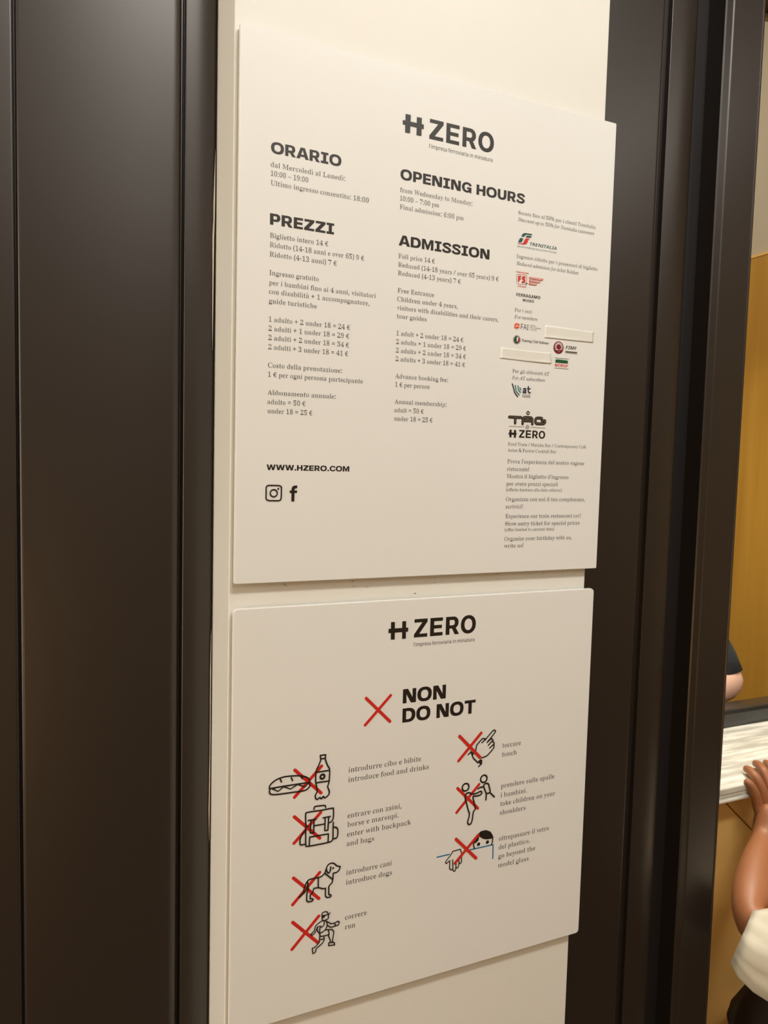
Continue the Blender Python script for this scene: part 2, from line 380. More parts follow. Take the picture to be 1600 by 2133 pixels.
MARKS = """sandwich~c~k~1.75~1~429,11247 441,11292 506,11339 595,11360 699,11357 803,11342 876,11313 910,11275 907,11247
sandwich~s~k~1.75~1~429,11249 623,11250 907,11247
sandwich~s~k~1.4~1~463,11241 534,11200 597,11244 682,11204 766,11244 858,11201 894,11236
sandwich~p~k~0~1~463,11248 489,11227 508,11244
sandwich~c~k~1.75~1~438,11245 432,11211 452,11178 534,11165 702,11160 846,11158 901,11182 917,11215 907,11247
sandwich~s~k~1.75~1~557,11341 571,11306
sandwich~s~k~1.75~1~689,11339 703,11302
sandwich~s~k~1.75~1~807,11333 823,11307
bottle~s~k~1.75~1~1037,11552 1104,11551 1102,11508 1042,11510 1037,11552
bottle~c~k~1.75~1~1047,11506 1026,11447 990,11374 986,11303 987,11237 1008,11129 986,11080 991,11039 1012,11023 1041,11042 1061,11021 1084,11048 1102,11025 1131,11040 1155,11065 1157,11104 1137,11154 1142,11179 1154,11223 1157,11362 1127,11425 1099,11502
bottle~s~k~1.75~1~994,11356 1156,11355
bottle~s~k~1.75~1~993,11229 1156,11226
bottle~o~k~2.4~1~1069,11292 1095,11288
bottle_cross~s~r~4.0~0~730,11420 1057,11092
bottle_cross~s~r~4.0~0~1057,11419 732,11094
backpack~c~k~1.75~1~972,10907 977,10934 996,10941 1097,10934 1114,10923 1117,10906
backpack~c~k~1.75~1~904,10709 877,10738 872,10798 871,10864 890,10886 1051,10882 1193,10883 1215,10869 1216,10762 1196,10723 1170,10711
backpack~s~k~1.75~1~987,10708 1101,10706
backpack~s~k~1.75~1~903,10786 999,10785
backpack~s~k~1.75~1~935,10780 932,10629 973,10621 975,10782
backpack~s~k~1.75~1~1086,10785 1177,10785
backpack~s~k~1.75~1~1113,10780 1112,10624 1151,10621 1158,10783
backpack~s~k~1.75~1~922,10479 925,10580 1158,10575 1156,10479
backpack~c~k~1.75~1~874,10716 876,10587 879,10494 898,10473 1032,10469 1167,10471 1205,10483 1217,10521 1216,10615 1217,10708
backpack~c~k~1.75~1~865,10668 829,10625 808,10574 809,10518 825,10505 871,10506
backpack~c~k~1.75~1~1225,10647 1260,10634 1277,10597 1275,10537 1260,10506 1221,10504
backpack_cross~s~r~4.0~0~733,10859 1053,10539
backpack_cross~s~r~4.0~0~1058,10854 735,10538
dog~c~k~1.75~1~1126,10101 1149,10169 1178,10197 1223,10199 1253,10176 1278,10152 1319,10135
dog~s~k~1.75~1~1319,10135 1305,10094 1272,10072 1230,10071 1227,9992 1218,9955 1184,9928 1177,9910 1179,9827 1183,9811 1201,9810 1210,9791 1197,9779 1154,9784 1137,9807 1135,9905
dog~c~k~1.75~1~1126,10101 1092,10070 1053,10059 942,10059 910,10044 885,10009 867,9955 860,9913 810,9869
dog~c~k~1.75~1~811,9865 858,9900 886,9922 907,9975 910,10032
dog~s~k~1.75~1~910,10032 920,9943 903,9889 901,9808 921,9784 971,9782 983,9799 970,9814 946,9817 945,9863 974,9888 989,9937 1046,9934 1100,9907 1135,9905
dog~s~k~1.75~1~1042,10056 1044,9933
dog~s~k~1.75~1~1126,10091 1227,9994
dog~c~k~1.75~1~1142,10141 1150,10110 1174,10086 1190,10112 1197,10159
dog~d~k~0~1~1227,10138 1239,10135
dog_cross~s~r~4.0~0~735,10116 1057,9791
dog_cross~s~r~4.0~0~1060,10115 731,9790
runner~c~k~1.4~1~1098,9563 1100,9599 1131,9611 1163,9601 1182,9567 1201,9581
runner~c~k~1.4~1~1097,9571 1142,9567 1182,9567
runner~s~k~1.4~1~1098,9568 1104,9508
runner~s~k~1.4~1~1182,9564 1178,9514 1148,9507 1143,9495
runner~s~k~3~1~1115,9551 1124,9554
runner~s~k~1.4~1~1104,9508 1060,9489 1018,9460 1003,9401 961,9372 979,9353 1016,9378 1041,9442 1085,9444
runner~c~k~1.4~1~1123,9503 1129,9462 1110,9433 1076,9422 1072,9364 1047,9390 1041,9440
runner~c~k~1.4~1~1104,9508 1148,9497 1166,9448 1150,9393 1116,9367 1077,9358
runner~s~k~1.4~1~1153,9491 1214,9442 1259,9440 1304,9454 1322,9435 1310,9403 1215,9397 1166,9434
runner~s~k~1.4~1~1259,9440 1273,9408
runner~s~k~1.4~1~1151,9383 1231,9366 1254,9333 1243,9252 1237,9212 1264,9187 1268,9162 1190,9173 1191,9206 1214,9225 1187,9296 1192,9309 1083,9314 1069,9360
runner~s~k~1.4~1~1077,9353 1071,9246 1021,9201 982,9191 993,9122 1023,9132 1032,9176 1109,9222 1133,9260 1127,9306
runner~s~k~1.4~1~1074,9278 1130,9274
runner~s~k~1.4~1~1184,9370 1194,9309
runner~s~k~1.4~1~1209,9206 1249,9201
runner_cross~s~r~4.0~0~735,9573 1055,9241
runner_cross~s~r~4.0~0~1058,9572 733,9239
pointing_hand~s~k~1.75~1~3252,11403 3311,11446 3416,11545 3442,11549 3456,11525 3406,11470 3332,11398
pointing_hand~c~k~1.75~1~3164,11312 3174,11377 3196,11402 3254,11454 3288,11452 3309,11435
pointing_hand~c~k~1.75~1~3388,11447 3418,11417 3422,11394 3439,11375 3438,11341 3439,11313 3395,11268 3333,11218 3257,11201
pointing_hand~s~k~1.75~1~3332,11398 3382,11433
pointing_hand~s~k~1.75~1~3351,11356 3405,11402
pointing_hand~s~k~1.75~1~3374,11316 3424,11354
pointing_hand~s~k~1.75~1~3053,11274 3092,11305 3130,11216 3202,11143 3259,11163
pointing_hand~p~k~0~1~3078,11321 3140,11276 3119,11251 3092,11283
pointing_hand~p~k~0~1~3202,11166 3245,11188 3268,11162 3263,11123 3229,11123
pointing_hand~s~k~1.75~1~3260,11124 3213,11091
pointing_hand_cross~s~r~4.0~2~2913,11537 3231,11212
pointing_hand_cross~s~r~4.0~2~3235,11537 2912,11214
adult_lifting_child~o~k~2.2~1~3029,10842 3078,10834
adult_lifting_child~o~k~2.2~1~3301,10912 3349,10904
adult_lifting_child~c~k~2.0~1~3276,10737 3256,10751 3199,10735 3136,10734 3085,10760 3047,10758 3027,10727 3031,10687 3055,10610 3084,10515 3097,10495 3095,10434 3077,10375 3088,10339 3120,10333 3144,10380 3158,10490 3185,10525 3166,10613 3144,10699 3201,10698 3252,10703 3279,10725
adult_lifting_child~c~k~2.0~1~3301,10820 3329,10847 3372,10832 3390,10780 3404,10732 3390,10710 3347,10710 3324,10757 3301,10820
adult_lifting_child~c~k~2.0~1~3216,10792 3248,10807 3296,10807
adult_lifting_child~s~k~2.0~1~3347,10710 3342,10623
adult_lifting_child~s~k~2.0~1~3395,10717 3473,10641
adult_lifting_child_cross~s~r~4.0~0~2911,10845 3227,10524
adult_lifting_child_cross~s~r~4.0~0~3233,10845 2909,10523
glass_edge~s~b~1.7~0~2643,9979 2821,9981
glass_corner~s~b~1.7~0~3134,9980 3483,9981 3486,9788
head_over_glass~p~k~0~1~3180,10054 3186,10110 3222,10166 3284,10205 3361,10207 3434,10171 3472,10112 3480,10070 3386,10075 3327,10090 3261,10139 3252,10086 3216,10062
head_over_glass~s~k~1.75~1~3175,10067 3183,10019 3197,9985
head_over_glass~s~k~1.75~1~3473,10083 3468,10015 3451,9987
head_over_glass~d~k~0~1~3256,10033 3280,10029
head_over_glass~d~k~0~1~3391,10036 3415,10031
hand_over_glass~s~k~1.4~1~2830,9898 2782,9868 2766,9886 2792,9922 2834,9962 2869,10014 2981,10020 3004,9958 3004,9896 3006,9839 2988,9825 2975,9834
hand_over_glass~s~k~1.4~1~2968,9920 2967,9813 2956,9779 2936,9774 2924,9793 2925,9856
hand_over_glass~s~k~1.4~1~2924,9793 2916,9744 2900,9738 2881,9757 2873,9900
hand_over_glass~s~k~1.4~1~2879,9780 2853,9766 2830,9791 2830,9898
head_over_glass_cross~s~r~4.0~2~2910,10172 3224,9851
head_over_glass_cross~s~r~4.0~2~3241,10162 2906,9848
red_cross~s~r~3.7~1~1604,12177 1928,11851
red_cross~s~r~3.7~1~1928,12177 1601,11847
rail_emblem_low~p~k~0~1~1908,13085 1959,13083 1963,12868 1911,12869
rail_emblem_low~p~k~0~1~2059,13085 2110,13083 2112,12866 2061,12867
rail_emblem_low~p~k~0~1~1878,13004 2141,13002 2141,12952 1877,12951
rail_emblem_small~p~k~0~1~3502,15471 3532,15472 3533,15375 3503,15375
rail_emblem_small~p~k~0~1~3568,15471 3599,15470 3601,15373 3570,15374
rail_emblem_small~p~k~0~1~3489,15435 3609,15435 3609,15410 3490,15409
camera_icon~c~k~1.55~1~344,14685 346,14707 368,14724 430,14725 492,14723 515,14709 518,14681 518,14637 516,14587 509,14565 484,14556 427,14556 376,14557 353,14567 344,14592 345,14641 344,14685
camera_icon~o~k~1.55~1~431,14639 471,14639
camera_icon~d~k~0~1~482,14688 493,14688
letter_f_icon~p~k~0~1~635,14547 635,14643 614,14643 614,14670 635,14670 635,14690 641,14710 659,14725 701,14728 700,14697 682,14696 672,14688 671,14670 701,14671 699,14644 671,14644 669,14547
railway_logo~p~g~0~1~3570,17895 3581,17919 3596,17935 3622,17945 3731,17948 3727,17933 3653,17930 3628,17918 3613,17897
railway_logo~p~g~0~1~3639,17901 3659,17919 3725,17922 3716,17899 3634,17893
railway_logo~p~g~0~1~3552,17873 3602,17876 3585,17833 3570,17821 3524,17818
railway_logo~p~r~0~1~3625,17869 3645,17883 3703,17884 3677,17870 3666,17832 3648,17812 3618,17802 3522,17802 3526,17808 3581,17810 3601,17818
foundation_logo~c~r~0.45~1~3523,17382 3520,17394 3526,17416 3547,17424 3598,17427 3650,17429 3669,17424 3676,17405 3676,17375 3673,17331
foundation_logo~c~r~0.45~1~3523,17382 3527,17339 3534,17316 3557,17307 3604,17306 3635,17307
foundation_logo~p~r~0~1~3545,17406 3592,17409 3592,17394 3567,17392 3566,17377 3587,17378 3587,17364 3566,17363 3565,17336 3546,17335
foundation_logo~s~r~2.2~1~3644,17399 3617,17398 3614,17383 3644,17362 3639,17340 3610,17336
foundation_logo~s~k~0.7~1~3662,17330 3655,17304
foundation_logo~s~k~0.7~1~3681,17329 3672,17304
foundation_logo~s~k~0.7~1~3671,17330 3690,17328
foundation_logo~p~r~0~1~3711,17412 3927,17413 3919,17390 3711,17390
foundation_logo~p~r~0~1~3712,17376 3887,17375 3877,17355 3712,17353
foundation_logo~p~r~0~1~3711,17339 3836,17340 3824,17319 3711,17316
foundation_logo~s~w~0.7~2~3722,17400 3909,17401
foundation_logo~s~w~0.7~2~3724,17364 3868,17364
foundation_logo~s~w~0.7~2~3723,17328 3816,17328
hexagon_logo~p~o~0~1~3553,16822 3592,16808 3593,16765 3559,16743 3518,16755 3514,16800
hexagon_logo~s~w~0.7~2~3555,16786 3554,16808
hexagon_logo~s~w~0.7~2~3555,16786 3534,16768
hexagon_logo~s~w~0.7~2~3555,16786 3579,16772
hexagon_logo~s~w~0.7~2~3546,16752 3556,16745
hexagon_logo~s~w~0.7~2~3518,16783 3527,16779
hexagon_logo~s~w~0.7~2~3591,16790 3583,16784
round_badge_logo~o~k~0.45~1~3560,16611 3612,16615
round_badge_logo~d~g2~0~1~3560,16611 3603,16615
round_badge_logo~p~r2~0~2~3573,16642 3597,16631 3604,16606 3594,16583 3569,16577 3575,16604
round_badge_logo~s~w~1.6~3~3571,16637 3557,16624 3570,16612 3558,16594
wheel_logo~d~m~0~1~4210,16568 4290,16575
wheel_logo~o~w~2.7~2~4210,16574 4258,16578
wheel_logo~d~m~0~3~4210,16572 4235,16574
wheel_logo~s~m~0.5~4~4185,16560 4150,16545
wheel_logo~s~m~0.5~4~4183,16570 4145,16568
wheel_logo~s~m~0.5~4~4185,16581 4149,16593
wheel_logo~s~m~0.5~4~4190,16590 4163,16614
wheel_logo~s~m~0.5~4~4199,16596 4183,16629
wheel_logo~s~m~0.5~4~4209,16599 4207,16636
wheel_logo~s~m~0.5~4~4219,16598 4231,16634
wheel_logo~s~m~0.5~4~4228,16593 4253,16622
wheel_logo~s~m~0.5~4~4234,16585 4268,16603
wheel_logo~s~m~0.5~4~4237,16575 4275,16580
wheel_logo~s~m~0.5~4~4236,16565 4272,16555
wheel_logo~s~m~0.5~4~4231,16555 4261,16533
wheel_logo~p~m~0~4~4151,16531 4273,16541 4265,16525 4160,16516
federation_lettering~s~k~0.55~1~4320,16532 4511,16533
federation_lettering~s~k~0.55~1~4321,16521 4512,16522
federation_lettering~s~k~0.3~1~4321,16509 4518,16510
train_logo~s~k~0.45~1~4159,16433 4382,16432
train_logo~s~k~0.45~1~4160,16303 4383,16303
train_logo~p~g3~0~1~4167,16376 4171,16408 4186,16416 4361,16413 4371,16401 4369,16379
train_logo~s~k~0.3~2~4175,16398 4362,16398
train_logo~s~k~0.5~2~4172,16377 4369,16378
chevron_logo~s~n~1.5~1~3516,16053 3540,15998 3557,15945 3605,15895
chevron_logo~s~t~1.4~1~3563,16037 3579,15963 3628,15920
chevron_logo~s~t~1.4~1~3604,16034 3611,15984 3645,15953
chevron_logo~s~t~1.4~1~3634,16011 3648,15984
at_lettering~s~n~1.7~1~3688,15998 3710,16007 3723,16000 3726,15951
at_lettering~s~n~1.5~1~3724,15981 3692,15976 3684,15961 3693,15949 3725,15958
at_lettering~s~n~1.7~1~3762,16034 3767,15966 3779,15955 3796,15956
at_lettering~s~n~1.5~1~3749,16007 3792,16008
at_lettering~s~n~0.3~1~3680,15905 3796,15910
restaurant_logo~o~k~1.3~1~3773,15697 3792,15698
restaurant_logo~s~k~3.7~1~3490,15632 3668,15634
restaurant_logo~s~h~0.75~2~3490,15632 3668,15634
restaurant_logo~s~k~3.7~1~3581,15627 3581,15559
restaurant_logo~s~h~0.75~2~3581,15627 3581,15559
restaurant_logo~s~k~3.7~1~3696,15555 3695,15619 3715,15636 3770,15641 3826,15637 3843,15621 3846,15558
restaurant_logo~s~h~0.75~2~3696,15555 3695,15619 3715,15636 3770,15641 3826,15637 3843,15621 3846,15558
restaurant_logo~s~k~3.7~1~3700,15596 3841,15597
restaurant_logo~s~h~0.75~2~3700,15596 3841,15597
restaurant_logo~s~k~3.7~1~3989,15640 3927,15641 3899,15631 3892,15610 3894,15582 3913,15566 3976,15566 4021,15570 4043,15584 4042,15609 3991,15610
restaurant_logo~s~h~0.75~2~3989,15640 3927,15641 3899,15631 3892,15610 3894,15582 3913,15566 3976,15566 4021,15570 4043,15584 4042,15609 3991,15610
restaurant_logo~s~k~0.4~1~3492,15516 3720,15516
restaurant_logo~s~k~0.4~1~3823,15515 4052,15516
restaurant_logo~o~k~0.45~1~3771,15516 3796,15517
restaurant_logo~o~k~0.45~1~3771,15516 3781,15516
rail_emblem_big~p~k~0~1~1925,19039 1992,19039 1988,18834 1925,18832
rail_emblem_big~p~k~0~1~2071,19034 2135,19036 2135,18833 2071,18831
rail_emblem_big~p~k~0~1~1893,18964 2163,18967 2162,18916 1891,18916"""
GLYPHS = [
('R', '!', 194, [[76,145,58,514,135,514,117,145],[97,-10,75,-6,62,5,55,17,52,39,54,57,62,73,75,83,97,87,117,83,131,73,139,57,141,39,139,21,131,5,117,-6]]),
('R', '%', 599, [[140,199,95,210,62,242,42,293,35,361,42,429,61,479,75,498,93,511,140,522,187,511,206,498,221,479,242,429,249,361,242,293,222,242,207,223,189,210,166,202],[129,0,414,514,470,514,184,0],[140,244,165,252,182,273,188,290,195,334,192,412,174,461,153,475,122,473,101,448,89,388,93,300,101,274,112,256,122,248],[455,-7,410,4,377,36,357,87,350,155,356,223,375,273,390,292,408,305,455,316,502,305,536,273,556,223,563,155,557,87,537,36,522,17,503,4,481,-5],[455,38,480,45,497,67,503,84,510,128,507,205,489,254,468,268,437,266,415,241,404,182,408,93,415,67,427,50,443,40]]),
('R', '&', 527, [[200,-7,149,-2,94,21,63,50,44,88,39,148,42,173,55,205,93,247,149,285,111,333,94,364,87,400,91,447,100,467,122,493,152,511,190,520,233,522,271,515,301,500,325,477,335,458,343,424,343,400,336,369,307,326,241,277,380,143,407,187,430,257,494,257,461,162,421,102,526,0,440,0,378,61,332,27,291,7,243,-5],[202,314,238,338,263,361,276,384,281,404,279,430,264,454,243,466,217,470,189,466,168,455,153,436,149,417,150,392,159,368],[202,49,235,51,273,61,305,76,337,100,187,246,132,205,117,186,108,163,105,127,111,101,125,79,146,62,171,52]]),
('R', '(', 216, [[135,-114,87,-46,69,-9,48,50,30,154,32,262,54,367,78,426,98,463,135,514,195,514,160,462,133,405,113,345,97,262,95,157,113,54,150,-43,194,-114]]),
('R', ')', 216, [[22,-114,66,-43,91,14,109,75,122,157,120,262,104,345,66,443,22,514,81,514,129,445,147,407,168,347,186,241,184,133,162,30,138,-28,118,-64,81,-114]]),
('R', '+', 412, [[179,80,179,228,36,228,36,280,179,280,179,429,231,429,231,280,375,280,375,228,231,228,231,80]]),
('R', ',', 193, [[30,-93,66,84,133,84,138,76,127,36,76,-93]]),
('R', '-', 232, [[29,165,29,221,203,221,203,165]]),
('R', '.', 193, [[96,-10,75,-6,62,5,55,17,52,39,54,57,62,73,75,83,96,87,117,83,131,73,139,57,141,39,139,21,131,5,117,-6]]),
('R', '/', 268, [[7,0,199,514,261,514,69,0]]),
('R', '0', 403, [[202,-7,160,-3,151,11,100,26,88,35,100,44,77,78,63,119,52,184,48,259,52,333,63,398,77,438,101,471,88,481,100,489,150,503,160,517,202,522,242,517,251,503,301,489,313,481,301,471,325,438,340,397,351,333,354,258,351,183,340,119,325,78,302,44,313,35,300,26,249,11,241,-3],[202,40,247,48,269,84,286,166,290,258,286,349,270,431,247,467,202,475,156,467,133,431,117,349,112,258,117,166,133,84,156,48]]),
('R', '1', 403, [[70,0,70,19,77,38,182,44,187,85,187,446,142,438,120,423,93,376,77,371,54,377,51,398,55,424,45,426,70,434,154,462,197,508,192,517,272,517,250,498,235,458,250,439,253,50,256,43,268,41,361,38,367,19,367,0]]),
('R', '2', 403, [[25,0,25,74,47,88,192,236,237,297,258,345,265,389,262,434,247,463,229,473,178,477,146,473,126,465,111,438,106,407,107,382,120,353,76,359,66,365,53,385,48,406,50,437,57,455,71,473,50,478,83,501,140,518,187,522,238,517,298,497,319,481,303,472,318,452,326,428,329,396,325,365,304,315,267,263,85,79,290,82,307,89,315,99,323,123,327,151,362,151,366,132,359,95,368,76,366,0]]),
('R', '3', 403, [[175,-7,127,-4,71,12,51,23,33,42,53,47,34,74,33,108,44,124,64,133,81,135,79,95,91,66,101,56,135,46,182,44,244,55,264,74,277,105,282,149,278,178,267,203,249,223,192,240,102,244,137,273,106,288,175,290,216,300,243,325,260,361,263,421,257,443,243,465,229,472,202,476,154,475,126,469,108,438,106,393,120,366,73,372,51,396,46,415,48,439,54,457,67,473,49,481,66,495,133,518,204,521,235,517,295,498,317,483,299,474,316,454,327,418,327,381,313,340,276,301,230,279,209,274,241,273,314,248,285,243,311,228,329,209,340,186,346,159,344,117,337,90,324,67,304,48,329,42,279,11,220,-4]]),
('R', '4', 403, [[130,0,130,38,203,43,226,50,232,134,9,134,9,178,165,430,206,447,227,498,214,514,314,514,290,495,283,456,294,436,292,182,377,182,389,166,389,134,314,134,292,119,294,62,301,47,383,38,383,0],[56,182,231,182,232,385,234,438,213,446]]),
('R', '5', 403, [[177,-7,121,-2,111,5,68,16,57,24,40,43,56,48,40,74,42,110,58,125,86,130,84,104,88,80,100,60,115,51,172,43,240,57,262,83,274,119,277,172,271,206,254,239,242,250,230,255,150,265,110,261,81,253,86,252,43,265,52,303,59,380,66,514,339,514,341,439,337,421,341,383,302,383,294,424,280,433,107,435,96,302,121,303,152,311,200,312,233,307,287,291,314,274,290,264,319,240,338,195,341,147,335,106,314,65,291,45,316,40,281,16,216,-4]]),
('R', '6', 403, [[211,-7,176,-4,154,13,108,26,98,34,113,43,93,63,80,87,58,161,53,238,69,267,34,281,55,295,73,386,98,439,129,474,120,481,143,494,183,505,195,516,225,521,279,519,290,515,290,508,297,504,345,490,353,481,332,477,346,453,345,421,336,403,319,390,279,386,288,402,291,424,283,461,274,474,231,479,202,476,177,467,148,430,130,387,114,289,160,291,181,299,187,309,200,313,249,315,272,310,276,300,328,285,338,276,323,266,340,242,351,215,356,148,342,81,325,54,311,41,324,30,269,12,259,0,248,-4],[213,40,259,47,276,69,291,117,294,173,288,220,268,256,244,268,202,271,155,265,128,255,113,237,114,212,124,130,144,76,169,47]]),
('R', '7', 403, [[126,0,315,436,100,434,85,427,79,415,73,363,34,363,38,420,34,458,35,514,379,514,379,479,352,424,173,0]]),
('R', '8', 403, [[197,-7,146,-3,89,16,72,27,64,33,81,40,55,70,42,112,41,143,48,174,63,200,94,228,85,235,105,248,160,260,133,280,83,294,74,302,100,309,71,342,59,380,64,431,74,454,92,475,75,481,101,498,136,507,163,519,224,521,252,517,264,508,310,494,320,486,307,477,331,446,341,409,336,357,323,334,295,308,302,302,273,290,224,279,317,247,328,239,299,231,337,196,354,168,361,136,355,90,342,63,321,41,332,31,320,22,252,-2],[218,303,239,307,265,330,278,352,284,380,284,412,274,446,254,470,232,477,194,479,148,471,129,445,120,408,123,366,140,336,163,317,182,308],[200,34,249,40,274,53,295,88,300,141,286,177,255,206,219,225,176,231,151,227,116,191,102,155,101,108,112,74,132,49,164,38]]),
('R', '9', 403, [[164,-7,121,-3,117,2,121,8,115,11,64,26,57,35,72,40,54,64,50,95,62,108,81,115,102,61,111,51,126,44,167,38,199,41,227,51,250,79,269,120,283,184,289,247,261,242,210,224,203,220,203,206,197,202,166,198,128,203,123,208,123,220,56,246,73,258,58,283,49,313,49,384,60,428,84,465,69,473,84,488,142,505,143,513,155,519,190,522,226,518,243,502,290,490,311,474,300,464,329,418,345,357,350,300,346,280,333,250,348,236,342,181,330,131,317,97,299,67,273,42,286,34,277,27,220,10,209,-2],[197,250,267,260,289,298,285,360,275,408,260,442,243,463,221,471,195,473,146,466,127,443,113,405,109,328,124,275,132,264,146,256]]),
('R', ':', 193, [[96,298,75,303,62,313,55,325,52,347,54,365,62,382,75,392,96,396,117,392,131,382,139,365,141,347,139,330,131,313,117,303],[96,-10,75,-6,62,5,55,17,52,39,54,57,62,73,75,83,96,87,117,83,131,73,139,57,141,39,139,21,131,5,117,-6]]),
('R', '=', 412, [[41,300,41,351,371,351,371,300],[41,156,41,207,371,207,371,156]]),
('R', 'A', 468, [[25,0,24,19,-4,20,31,27,155,336,195,354,210,463,221,500,241,499,248,482,269,358,282,340,349,181,382,164,390,146,370,128,408,37,415,26,475,19,475,0,246,0,246,19,332,31,332,55,297,142,111,142,84,76,79,32,91,24,137,19,102,0,119,0],[122,172,286,172,243,274,222,325,189,342]]),
('R', 'B', 475, [[17,0,17,19,97,28,100,39,105,79,105,242,80,261,105,280,105,396,102,438,96,461,17,470,17,488,236,488,300,484,365,467,354,460,382,435,396,402,397,355,385,319,374,304,346,280,308,265,355,252,347,247,389,221,413,185,419,164,420,125,415,95,404,69,386,47,359,28,370,21,318,5,255,0],[170,270,228,272,271,279,295,287,314,305,329,344,330,393,321,429,308,448,295,456,232,465,172,460],[238,26,278,30,316,41,341,77,351,124,347,178,328,216,304,234,257,244,170,248,173,36,177,31]]),
('R', 'C', 502, [[275,-12,227,-7,147,21,162,30,120,60,84,112,63,174,56,245,63,315,83,376,107,416,139,449,187,481,229,495,304,498,375,478,389,471,416,467,437,475,450,499,468,499,468,481,441,462,457,424,466,387,468,331,450,331,437,362,412,415,382,454,355,466,298,475,248,472,212,461,178,430,150,385,137,345,129,297,129,192,137,148,150,110,167,80,188,56,215,39,258,29,320,27,357,34,398,54,425,76,460,114,480,95,447,59,403,30,404,23,392,15,320,-7]]),
('R', 'D', 532, [[22,0,22,19,100,29,104,71,104,401,97,460,16,470,16,488,284,486,364,468,355,464,377,453,413,425,451,370,470,300,474,244,470,187,463,154,441,95,415,61,368,28,372,22,357,15,305,4,245,0],[238,26,278,29,319,40,346,57,375,95,392,139,400,182,404,246,402,297,394,341,381,379,364,410,343,434,317,451,277,461,239,465,188,461,173,457,170,439,171,47,176,32]]),
('R', 'E', 474, [[15,0,15,18,40,20,63,28,104,32,106,84,106,220,81,240,81,259,106,279,105,407,100,460,17,470,17,488,428,488,428,470,408,452,426,416,428,343,411,343,401,387,385,420,373,436,353,447,323,455,268,461,174,456,171,438,171,264,245,267,266,273,277,283,297,321,307,357,328,370,297,370,326,352,325,295,318,277,326,258,321,220,326,202,326,127,308,127,298,181,275,223,234,236,171,238,171,60,175,37,233,30,272,30,323,36,366,48,397,74,441,153,451,153,430,153,457,134,442,77,415,38,435,19,432,0]]),
('R', 'F', 434, [[17,0,17,19,97,30,101,40,105,227,80,246,105,266,105,402,103,434,96,457,15,470,15,488,422,488,422,470,404,452,421,416,422,343,405,343,395,383,379,420,364,440,350,448,272,462,172,458,170,265,228,267,270,279,290,313,303,358,323,372,295,372,324,353,322,296,315,278,324,259,298,240,318,221,323,202,324,127,305,127,294,181,270,226,227,238,170,240,170,74,175,33,181,29,275,19,275,0]]),
('R', 'G', 545, [[287,-11,235,-6,166,13,170,21,121,59,93,96,74,140,60,208,60,282,73,348,109,417,140,449,183,474,186,481,242,497,290,499,379,479,394,470,419,468,435,475,450,499,469,499,469,480,441,462,457,424,467,386,469,330,450,330,403,429,383,452,357,465,295,475,250,472,214,461,179,430,152,385,139,345,129,280,131,191,142,134,162,88,193,47,219,28,258,17,305,14,364,22,379,29,385,38,391,69,391,137,385,183,295,195,295,213,537,213,537,195,459,186,450,26,429,17,431,13,407,6,336,-8]]),
('R', 'I', 280, [[14,0,14,19,98,32,106,81,103,452,98,461,14,470,14,488,262,488,262,470,236,468,182,461,176,459,173,448,172,59,177,32,264,19,264,0]]),
('R', 'L', 457, [[17,0,17,19,102,34,105,86,102,448,98,459,93,462,17,470,17,488,268,488,268,470,176,460,171,430,170,347,171,71,176,36,276,30,327,37,368,50,400,85,439,166,458,166,444,92,427,55,411,37,434,18,431,0]]),
('R', 'M', 680, [[49,0,50,19,24,19,54,23,72,31,80,68,81,416,115,421,109,446,98,460,22,470,32,470,16,488,198,488,180,453,193,418,211,400,308,170,340,153,452,418,494,435,502,453,482,488,662,488,645,470,653,470,587,460,577,450,568,429,577,422,579,39,586,26,661,19,661,0,424,0,424,19,500,28,505,30,509,44,512,408,497,428,480,410,376,160,336,143,320,36,309,0,290,0,282,18,261,145,245,163,146,399,113,417,113,86,117,40,121,29,126,26,172,19,147,19,147,0,163,0]]),
('R', 'O', 563, [[280,-12,241,-9,186,8,189,13,154,31,120,62,93,100,73,143,62,192,58,244,62,296,73,345,92,388,119,426,153,457,188,475,187,481,245,497,285,500,323,497,394,476,389,470,419,451,444,428,470,390,490,347,502,298,506,244,502,192,490,143,471,100,444,62,410,31,375,13,376,8,319,-9],[284,13,318,17,352,27,374,45,394,71,411,103,424,143,433,190,436,244,433,298,424,344,411,384,393,417,372,442,349,461,314,472,279,475,245,472,211,461,189,443,169,418,152,385,139,345,130,298,127,244,130,191,139,145,153,105,171,72,192,46,215,28,249,17]]),
('R', 'P', 448, [[17,0,17,19,99,31,105,86,105,206,80,226,105,246,102,441,94,461,17,470,17,488,291,486,337,479,378,463,359,458,382,440,400,411,409,376,410,341,401,301,388,278,367,258,350,249,368,241,301,223,170,220,170,77,175,34,181,28,259,19,259,0],[170,246,229,247,290,256,311,265,327,285,341,339,336,402,315,442,302,452,288,456,232,463,172,456]]),
('R', 'R', 507, [[17,0,17,19,99,31,105,86,105,226,80,246,105,266,101,446,94,461,17,470,17,488,283,486,327,481,380,464,369,457,393,439,408,416,417,390,420,348,407,300,381,270,354,253,364,248,338,240,319,224,452,27,515,19,478,0,496,0,382,0,396,0,390,16,363,49,246,228,170,228,171,61,176,31,259,19,259,0],[170,251,232,251,294,261,317,271,336,292,348,322,352,346,346,405,329,437,317,448,294,456,241,463,173,455]]),
